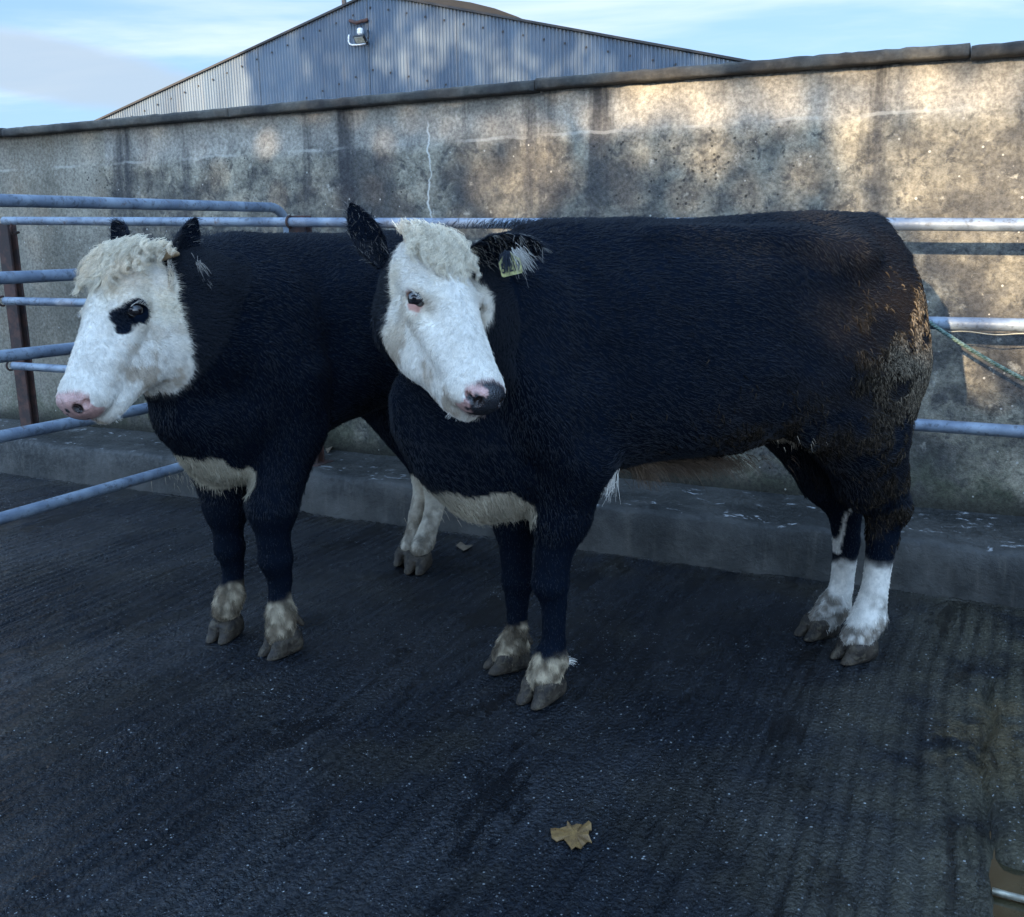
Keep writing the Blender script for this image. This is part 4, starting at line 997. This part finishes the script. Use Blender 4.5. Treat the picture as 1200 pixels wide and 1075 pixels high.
pA = [(ellp((-.03, .215, 1.02), (.12, .085, .25)), .05), (ellp((-.02, -.19, 1.02), (.13, .09, .24)), .08), (cone((.02, .23, 1.0), (-.09, .22, .80), .075, .08), .05), (cone((-.80, .20, 1.345), (-.35, .16, 1.355), .03, .02), .06), (cone((.16, 0, .78), (.10, 0, .66), .17, .11), .06), (cone((.12, 0, .66), (-.05, 0, .63), .10, .09), .05),
      (ellp((-.93, .235, 1.305), (.075, .06, .055)), .08), (ellp((-.93, -.22, 1.31), (.06, .05, .05)), .09),
      (cone((-1.13, 0, 1.37), (-1.225, 0, 1.28), .045, .035), .05), (cone((-1.225, 0, 1.28), (-1.26, 0, .75), .035, .02), .03),
      (ellp((-1.055, .13, .98), (.185, .145, .30)), .08), (ellp((-1.055, -.13, .98), (.185, .145, .30)), .08), (ellp((-.86, .22, .86), (.09, .06, .12)), .08),
      (cone((-.36, .0, .70), (-.62, .0, .695), .030, .035), .04)]
nkA = [((-.04, 0, 1.12), .24), ((.05, .05, 1.13), .195), (A.h(.12, .07, -.24), .115), (A.h(.08, .01, -.15), .095)]
def AJ(px, py, t_, r): return (*A.J(px, py, t_), r)
lgA = [[(-.10, .17, .93, .13), (-.13, .16, .76, .115), AJ(658, 605, .12, .080), AJ(648, 655, .115, .052), AJ(645, 683, .115, .056), AJ(649, 706, .115, .038), AJ(649, 752, .12, .034), AJ(645, 772, .125, .052), AJ(637, 795, .135, .054)],
       [(-.10, -.15, .93, .12), (-.10, -.15, .74, .10), AJ(604, 608, -.10, .070), AJ(605, 655, -.10, .048), AJ(607, 680, -.10, .052), AJ(606, 703, -.10, .036), AJ(606, 738, -.10, .033), AJ(602, 755, -.10, .052), AJ(595, 770, -.10, .052)],
       [(-1.05, .15, .95, .17), (-1.02, .16, .80, .15), AJ(1020, 560, .12, .105), AJ(1041, 592, .11, .062), AJ(1034, 628, .105, .048), AJ(1026, 685, .10, .040), AJ(1018, 724, .10, .056), AJ(1005, 747, .105, .054)],
       [(-1.03, -.15, .95, .16), (-.98, -.14, .80, .14), AJ(972, 560, -.11, .092), AJ(990, 598, -.11, .056), AJ(992, 635, -.11, .044), AJ(986, 688, -.10, .038), AJ(978, 710, -.10, .054), AJ(963, 730, -.095, .052)]]
ftA = [(*A.J(634, 806, .14)[:2], R(38), 1.12), (*A.J(594, 777, -.10)[:2], R(8), 1.05), (*A.J(1001, 761, .11)[:2], R(10), 1.05), (*A.J(957, 741, -.095)[:2], R(10), 1.05)]
def dungA(q_):
    s_, y, z = -q_[:, 0], q_[:, 1], q_[:, 2]; n_ = fbm(q_, 16, 201, 4)
    a = np.exp(-(((s_-1.09)/.14)**2+((z-1.02)/.15)**2)**1.5)*2.3+np.exp(-(((s_-1.17)/.11)**2+((z-.72)/.22)**2))*.9+.3*np.exp(-(((s_-.85)/.30)**2+((z-.80)/.10)**2))+.4*np.exp(-(((s_-1.22)/.06)**2+((z-.5)/.12)**2))
    return np.clip(a*(.42+1.5*n_), 0, None)*(y > -.05)*(z > .36)
def colA(P):
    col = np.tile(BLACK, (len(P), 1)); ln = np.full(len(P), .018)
    x, y, z = P.T; s_ = -x; nz = fbm(P, 12, 88, 3)
    # brown tinge over rump and thigh: warm low sun painted into the black coat
    br = np.exp(-(((s_-1.08)/.30)**2+((z-1.12)/.28)**2))[:, None]*(.55+.45*nz[:, None]); br = np.clip(br, 0, 1); col = col*(1-br)+np.array([.013, .010, .009])*br; dz_ = np.clip(dungA(P)*1.4, 0, 1)[:, None]*.85; col = col*(1-dz_)+np.array([.048, .037, .027])*(.6+.9*np.abs(fbm(P, 45, 301, 2)))[:, None]*dz_
    fl = np.exp(-(((s_-.95)/.42)**2+((z-.78)/.17)**2))*np.clip(.35+nz, 0, 1); col = col*(1-.6*fl[:, None])+np.array([.018, .014, .011])*.6*fl[:, None]
    wb = sstep(.02, -.02, (((P-np.array([.10, 0, .61]))/np.array([.18, .20, .105]))**2).sum(1)-1+nz*.35)*(s_ < .03); wb = wb[:, None]
    tan_ = np.array([.36, .31, .23])*(1+.3*nz[:, None]); col = col*(1-wb)+tan_*wb; ln = np.where(wb[:, 0] > .5, .026, ln)
    wf = sstep(.0, -.1, (((P-np.array([-.86, 0, .765]))/np.array([.10, .22, .07]))**2).sum(1)-1+nz*.4)[:, None]; col = col*(1-wf)+np.array([.40, .34, .26])*wf
    fr = s_ < .5; near = y > 0
    w1 = np.where(fr, leg_white(P, .135, 5), np.where(near, leg_white(P, .335, 6, .02), leg_white(P, .262, 7, .02)))[:, None]
    # white line running up the inner side of the far hind leg
    wl = (~fr)*(y < 0.02)*(z < .58)*(z > .3)*sstep(.008, .003, np.abs(s_-(1.150+.07*(z-.5))+nz*.012)); w1 = np.maximum(w1, wl[:, None]*.8)
    wh = CREAM*.95*(1+.12*nz[:, None]); wh = np.where((fr[:, None]), mudmix(wh*np.array([.62, .54, .42]), P, .30, 11, .95), mudmix(wh, P, .19, 12, .85)); col = col*(1-w1)+wh*w1; ln = np.where((z < .5), np.where(z < .16, .014, .009), ln)
    def nb(h_, n_): return np.clip(sstep(.0, .3, 1.7-(((h_[:, 0]-.53)/.09)**2+((h_[:, 1]-.010)/.054)**2+((h_[:, 2]+.058)/.046)**2)+n_*.9), 0, 1)
    col, ln, hq, n1, n2 = face_cols(A, P, col, ln, nb)
    r = (((hq-np.array([.204, -.110, -.062]))/np.array([.036, .03, .024]))**2).sum(1); k_ = sstep(1.2, .7, r+n1*.6)[:, None]*.8; col = col*(1-k_)+np.array([.48, .20, .16])*k_
    return col, ln
earsA = [(A.loc(at(450, 312, 2.60)), A.loc(at(411, 238, 2.58)), A.Mx@(-fw+rt*.5), .085), (A.loc(at(552, 300, 2.60)), A.loc(at(636, 288, 2.50)), A.Mx@(-fw*.7-up*.7), .10)]
def tufts(c, root, name, centres, cols, L0, n, r, mat=M_hair, spread=.02, k_=6):
    P = np.repeat(centres, n, 0)+rng.normal(size=(len(centres)*n, 3))*spread; return P
def extraA(c, root, V, Fs):
    # dung caked on the thigh, hock and belly
    def wf(q_):
        s_, y, z = -q_[:, 0], q_[:, 1], q_[:, 2]; n_ = fbm(q_, 16, 201, 4)
        a = np.exp(-(((s_-1.09)/.14)**2+((z-1.04)/.15)**2)**1.5)*2.3+np.exp(-(((s_-1.17)/.11)**2+((z-.72)/.22)**2))*1.0+.35*np.exp(-(((s_-.85)/.30)**2+((z-.80)/.10)**2))+.4*np.exp(-(((s_-1.22)/.06)**2+((z-.5)/.12)**2))
        return np.clip(a*(.42+1.5*n_), 0, None)*(y > -.05)*(z > .36)
    n = 9500; P, nn = sample(V, Fs, n, dungA); s_ = -P[:, 0]; z = P[:, 2]
    D = np.tile([-.12, 0, -1.], (n, 1))+rng.normal(size=(n, 3))*.38; D = unit(D-nn*(D*nn).sum(1)[:, None])
    L_ = rng.uniform(.010, .024, n); tt_ = np.linspace(0, 1, 4)
    pts = P[:, None]+D[:, None]*(tt_[None, :, None]*L_[:, None, None])+nn[:, None]*(.006*np.sin(tt_*2.4))[None, :, None]
    lit = np.exp(-(((s_-1.14)/.14)**2+((z-1.03)/.20)**2))[:, None]; v = (rng.uniform(.12, 1.25, n)*np.where(rng.uniform(size=n) < .4, .35, 1.))[:, None]  # paler dung on the upper thigh: sunlight painted into its colour
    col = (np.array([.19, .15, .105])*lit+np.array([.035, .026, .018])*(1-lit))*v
    curves_obj('caked_dung', pts, rng.uniform(.0014, .0046, n)*(.5+.5*lit[:, 0]), col, M_mud, root)
    # shaggy hair under the belly, brisket, tuft behind the elbow
    gp = []; gc = []
    def brush(cen, sp, n, L0, d, cl, cv=.3):
        P = np.array(cen)+rng.normal(size=(n, 3))*np.array(sp); dd = unit(np.array(d)+rng.normal(size=(n, 3))*.22); Ln = L0*rng.uniform(.5, 1.3, n); tt_ = np.linspace(0, 1, 5)
        gp.append(P[:, None]+dd[:, None]*(tt_[None, :, None]*Ln[:, None, None])-np.array([0, 0, 1.])*(tt_**2)[None, :, None]*Ln[:, None, None]*.35); gc.append(np.array(cl)*rng.uniform(1-cv, 1+cv, (n, 1)))
    brush((-.50, .06, .690), (.10, .035, .008), 1100, .05, (-.9, 0, -.45), (.075, .048, .030)); brush((-.36, .08, .70), (.02, .02, .01), 260, .05, (-.5, .1, -.7), (.12, .08, .05))
    brush((-.235, .17, .715), (.008, .01, .016), 260, .045, (.5, .3, -.8), CREAM*.9, .15); brush((-.84, .12, .78), (.03, .05, .015), 500, .018, (-.4, 0, -1), (.36, .31, .24))
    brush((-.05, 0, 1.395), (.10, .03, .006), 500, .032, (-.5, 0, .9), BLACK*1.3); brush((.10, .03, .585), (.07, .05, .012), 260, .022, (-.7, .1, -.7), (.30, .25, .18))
    m_ = A.J(665, 775, .12); brush(m_, (.004, .006, .004), 30, .02, (-.9, 0, .1), CREAM*.9, .1)
    curves_obj('shaggy_hair', np.concatenate(gp), np.full(sum(len(q_) for q_ in gp), .0009), np.concatenate(gc), M_hair, root)
    # tail: hangs close behind the thigh, hardly seen from the side
    tb = MB(); pts = [(-1.13, 0, 1.385), (-1.21, 0, 1.33), (-1.26, -.01, 1.2), (-1.275, -.02, 1.0), (-1.28, -.03, .8), (-1.26, -.03, .62)]
    pts = np.array(pts); tq = np.linspace(0, 5, 30); pts = np.stack([np.interp(tq, range(6), pts[:, i]) for i in range(3)], 1)
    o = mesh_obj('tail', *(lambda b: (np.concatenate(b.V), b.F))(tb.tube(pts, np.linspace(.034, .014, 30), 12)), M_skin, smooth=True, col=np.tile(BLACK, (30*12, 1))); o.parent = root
    # ear tag
    cen = at(598, 311, 2.46); rx = unit(rt*.97+up*.24-fw*.0); nz_ = unit(-fw-rt*.15); ry = np.cross(nz_, rx)
    w_, h_ = .0275, .026; out = [(-w_+.004, -h_), (w_-.004, -h_), (w_, -h_+.004), (w_, h_*.45), (.008, h_*1.25), (-.008, h_*1.25), (-w_, h_*.45), (-w_, -h_+.004)]
    Vt = [A.loc(cen+rx*a+ry*b+nz_*dz_) for dz_ in (.001, -.001) for a, b in out]; nq = len(out)
    Ft = [list(range(nq)), [nq*2-1-i for i in range(nq)]]+[[i, i+nq, (i+1) % nq+nq, (i+1) % nq] for i in range(nq)]
    tg = mesh_obj('ear_tag', Vt, Ft, mat_plain('yellow_tag', (.36, .34, .13), .6, 0, None, .4, 90), smooth=False); tg.parent = root
    cu_ = bpy.data.curves.new('tag_number', 'FONT'); cu_.body = '51219'; cu_.size = .031; cu_.align_x = 'CENTER'; cu_.align_y = 'CENTER'; cu_.offset = .0007; cu_.extrude = .0002
    to = bpy.data.objects.new('tmp', cu_); me = bpy.data.meshes.new_from_object(to); bpy.data.objects.remove(to)
    v = np.array([list(q_.co) for q_ in me.vertices]); v[:, 0] *= .62; v[:, 1] *= 1.1
    me.vertices.foreach_set('co', np.array([A.loc(cen+rx*a[0]+ry*(a[1]-.006)+nz_*(.0018+a[2])) for a in v], np.float32).ravel()); me.materials.append(M_black)
    no = bpy.data.objects.new('tag_number', me); COL.objects.link(no); no.parent = tg
    # long pale hairs from the ear falling across the tag
    gp.clear(); gc.clear(); e0 = A.loc(at(606, 296, 2.475))
    brush(e0, (.012, .006, .010), 110, .045, A.Mx@(rt*.5-up*.55-fw*.5), CREAM*.5, .3)
    brush(A.loc(at(594, 296, 2.45)), (.005, .004, .003), 170, .034, A.Mx@(-up*1.-fw*.25), BLACK*2, .3)
    curves_obj('ear_fringe', np.concatenate(gp), np.full(sum(len(q_) for q_ in gp), .0006), np.concatenate(gc), M_hair, root)
build_cow(A, trA, pA, nkA, lgA, ftA, colA, earsA, None, 200000, (.25, .35), extraA)

# ---- second animal: standing behind on the left, facing the viewer obliquely
B = Cow('black_cow', 'black cow behind on the left with pink nose and black eye patch', (-.92, 3.23), (-.444, 4.135), at(137, 287, 2.86), at(60, 474, 2.68),
        -fw-rt*.72+up*.1, 1.17)
B.lift, B.pw, B.fan = .015, (-.095, .115), 4.; B.hth, B.farz = .055, -.5; B.eyes = (1,)
trB = [(-.30, .98, .82, .06), (-.26, 1.06, .76, .11), (-.19, 1.17, .67, .16), (-.10, 1.27, .615, .20), (0, 1.36, .60, .235), (.09, 1.39, .60, .26), (.2, 1.395, .66, .29), (.35, 1.39, .695, .325), (.5, 1.388, .71, .34),
       (.65, 1.39, .72, .335), (.76, 1.395, .75, .315), (.86, 1.40, .80, .295), (.95, 1.405, .84, .28), (1.06, 1.40, .84, .255), (1.15, 1.38, .83, .225), (1.22, 1.33, .83, .18), (1.27, 1.25, .85, .13), (1.30, 1.1, .95, .05)]
pB = [(ellp((-.02, .19, 1.02), (.13, .09, .24)), .08), (ellp((-.02, -.19, 1.02), (.13, .09, .24)), .08), (cone((.11, 0, .84), (.07, 0, .72), .155, .12), .06), (cone((.08, -.02, .70), (-.02, 0, .66), .10, .09), .05),
      (ellp((-.93, .24, 1.28), (.06, .05, .05)), .07), (ellp((-1.10, .13, 1.00), (.19, .14, .28)), .08), (ellp((-1.10, -.13, 1.00), (.19, .14, .28)), .08)]
nkB = [((-.02, 0, 1.11), .26), ((.14, -.01, 1.12), .235), (B.h(.14, 0, -.29), .17), (B.h(.10, 0, -.16), .125)]
def BJ(px, py, t_, r): return (*B.J(px, py, t_), r)
lgB = [[(-.06, .17, .93, .14), (-.06, .17, .76, .115), BJ(319, 595, .16, .078), BJ(320, 630, .16, .054), BJ(323, 655, .16, .057), BJ(328, 680, .16, .039), BJ(328, 701, .16, .037), BJ(329, 718, .165, .050), BJ(329, 742, .17, .052)],
       [(-.02, -.16, .93, .13), (-.02, -.15, .76, .11), BJ(265, 595, -.10, .072), BJ(267, 622, -.10, .050), BJ(269, 642, -.10, .053), BJ(273, 664, -.10, .037), BJ(273, 681, -.10, .036), BJ(270, 697, -.10, .050), BJ(265, 713, -.10, .050)],
       [(-1.08, .14, .95, .17), (-1.00, .15, .78, .14), BJ(508, 545, .12, .070), BJ(512, 580, .11, .050), BJ(507, 605, .11, .038), BJ(501, 622, .11, .038), BJ(497, 635, .11, .044), BJ(492, 643, .12, .042)],
       [(-1.08, -.14, .95, .17), (-1.00, -.14, .78, .14), BJ(494, 545, .02, .060), BJ(496, 575, .02, .042), BJ(488, 605, .02, .034), BJ(484, 628, .02, .034), BJ(481, 638, .02, .038), BJ(478, 645, .02, .036)]]
ftB = [(*B.J(329, 758, .17)[:2], R(-14), 1.05), (*B.J(262, 725, -.10)[:2], R(10), 1.0), (*B.J(489, 649, .12)[:2], R(12), 1.0), (*B.J(476, 650, .02)[:2], R(12), .95)]
def colB(P):
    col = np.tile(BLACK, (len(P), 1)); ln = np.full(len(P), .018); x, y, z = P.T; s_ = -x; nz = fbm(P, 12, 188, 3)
    wb = sstep(.02, -.02, (((P-np.array([.10, -.02, .635]))/np.array([.17, .17, .10]))**2).sum(1)-1+nz*.35)[:, None]
    col = col*(1-wb)+np.array([.40, .35, .26])*(1+.3*nz[:, None])*wb; ln = np.where(wb[:, 0] > .5, .026, ln)
    fr = s_ < .5; near = y > 0
    w1 = np.where(fr, leg_white(P, .185, 25, .03), leg_white(P, .36, 26, .05))[:, None]
    wh = CREAM*.85*(1+.12*nz[:, None]); wh = np.where(fr[:, None], mudmix(wh*np.array([.66, .58, .46]), P, .36, 31, .9), mudmix(wh*np.array([.75, .70, .62]), P, .20, 32, .75)); col = col*(1-w1)+wh*w1; ln = np.where(z < .5, np.where(z < .18, .014, .009), ln)
    def nb(h_, n_):
        o_ = np.zeros(len(h_))
        for (a, b, d, r) in ((.524, .005, -.040, .007), (.530, -.012, -.052, .004), (.528, -.02, -.04, .003), (.530, .0, -.085, .004), (.526, .02, -.088, .003)):
            o_ = np.maximum(o_, sstep(r*1.3, r*.7, np.hypot(h_[:, 1]-b, h_[:, 2]-d)))
        return o_
    col, ln, hq, n1, n2 = face_cols(B, P, col, ln, nb)
    e = lambda a, b, d, ra, rb: ((hq[:, 0]-a)/ra)**2+((hq[:, 2]-d)/rb)**2
    patch = np.minimum(e(.205, 0, -.058, .032, .034), np.minimum(e(.228, 0, -.046, .030, .028), e(.252, 0, -.054, .026, .018)))
    k_ = (sstep(1.15, .85, patch+n1*.35)*(hq[:, 1] > .03))[:, None]; col = col*(1-k_)+BLACK*1.2*k_
    return col, ln
earsB = [(B.loc(at(207, 345, 2.86)), B.loc(at(231, 256, 2.93)), B.Mx@(-fw*.35+rt*.9), .115), (B.loc(at(146, 300, 3.08)), B.loc(at(131, 260, 3.12)), B.Mx@(-fw*.7-rt*.6), .10)]
def extraB(c, root, V, Fs):
    a, b = B.loc(at(188, 298, 2.84)), B.loc(at(210, 298, 2.83)); m_ = (a+b)/2+np.array([0, 0, .004])
    hb = MB().tube([a, a*.5+m_*.5, m_, m_*.5+b*.5, b], [.020, .020, .017, .012, .004], 14); q_ = mesh_obj('horn', np.concatenate(hb.V), hb.F, M_horn, smooth=True); q_.parent = root
    gp = []; gc = []
    def brush(cen, sp, n, L0, d, cl, cv=.3):
        P = np.array(cen)+rng.normal(size=(n, 3))*np.array(sp); dd = unit(np.array(d)+rng.normal(size=(n, 3))*.22); Ln = L0*rng.uniform(.5, 1.3, n); tt_ = np.linspace(0, 1, 5)
        gp.append(P[:, None]+dd[:, None]*(tt_[None, :, None]*Ln[:, None, None])-np.array([0, 0, 1.])*(tt_**2)[None, :, None]*Ln[:, None, None]*.35); gc.append(np.array(cl)*rng.uniform(1-cv, 1+cv, (n, 1)))
    brush((.10, .0, .62), (.06, .06, .012), 200, .022, (-.5, -.1, -.8), (.34, .29, .21)); brush((.0, 0, 1.38), (.10, .03, .006), 300, .022, (-.5, 0, .9), BLACK*1.3)
    brush(B.loc(at(232, 322, 2.90)), (.004, .01, .03), 160, .04, B.Mx@(rt*.6-up*.6-fw*.3), CREAM*.30)
    curves_obj('shaggy_hair', np.concatenate(gp), np.full(sum(len(q_) for q_ in gp), .0009), np.concatenate(gc), M_hair, root)
    tb = MB(); pts = np.array([(-1.16, 0, 1.36), (-1.25, 0, 1.30), (-1.30, 0, 1.15), (-1.315, -.01, .95), (-1.31, -.02, .7)]); tq = np.linspace(0, 4, 24)
    pts = np.stack([np.interp(tq, range(5), pts[:, i]) for i in range(3)], 1); tb.tube(pts, np.linspace(.034, .014, 24), 12)
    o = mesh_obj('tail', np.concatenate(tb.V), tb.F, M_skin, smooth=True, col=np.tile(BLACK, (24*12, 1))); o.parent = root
build_cow(B, trB, pB, nkB, lgB, ftB, colB, earsB, None, 170000, (.15, .1), extraB)

# ------------------------------------------------------------------ fallen leaves
def make_leafmat(name, a, b):
    k = NT(name); co = k.co(); k.P(Base_Color=k.mix(k.ramp(k.noise(co, 40, 5, .6), .35, .65), a, b), Roughness=.6); k.bump(k.noise(co, 120, 3), .4, .002); return k.m
def fallen(name, label, outline, z0, mat, curl):
    O = np.array([gz(x, y, z0) for x, y in outline]); cen = O.mean(0); n = len(O); V = [cen+[0, 0, curl*.4]]; rings = 5
    for r in range(1, rings+1):
        f = r/rings; p = cen+(O-cen)*f; p[:, 2] = z0+curl*(.4+.8*f*f*np.sin(np.arange(n)*2.1)); V += list(p)
    V = np.array(V); top = len(V); V[:, 2] += .004; Fs = [[0, 1+i, 1+(i+1) % n] for i in range(n)]
    for r in range(1, rings): a = 1+(r-1)*n; b = 1+r*n; Fs += [[a+i, b+i, b+(i+1) % n, a+(i+1) % n] for i in range(n)]
    if True: V2 = V.copy(); V2[:, 2] -= .0012; F2 = [[k+top for k in f[::-1]] for f in Fs]; V = np.concatenate([V, V2]); Fs = Fs+F2
    return tag(mesh_obj(name, V, Fs, mat, smooth=False), label, 'leaf', 'fallen autumn leaves')
ML = make_leafmat('dry_leaf', (.11, .060, .020), (.20, .115, .036)); ML2 = make_leafmat('brown_leaf', (.09, .065, .04), (.16, .12, .08))
pts = [(385, 290), (430, 300), (480, 272), (550, 265), (556, 228), (600, 245), (650, 242), (688, 262), (715, 235), (770, 210), (795, 250), (800, 292), (775, 310), (768, 365), (806, 420), (760, 425), (740, 455), (704, 458), (692, 500), (640, 488), (600, 485), (560, 445), (520, 412), (450, 405), (398, 385)]
fallen('maple_leaf', 'ochre maple leaf lying alone on the wet concrete in the foreground', [(600+x/8.57, 940+y/8.57) for x, y in pts], .004, ML, .006)
fallen('small_leaf', 'small dull leaf on the floor beneath the brisket of the nearer cow', [(534, 641), (540, 638), (547, 640), (555, 640), (552, 644), (543, 646)], .004, ML2, .008)
fallen('small_leaf', 'small curled grey leaf lying on the raised ledge between the cows', [(379, 523), (382, 517), (386, 521), (391, 524), (389, 530), (384, 531)], .222, ML2, .02)
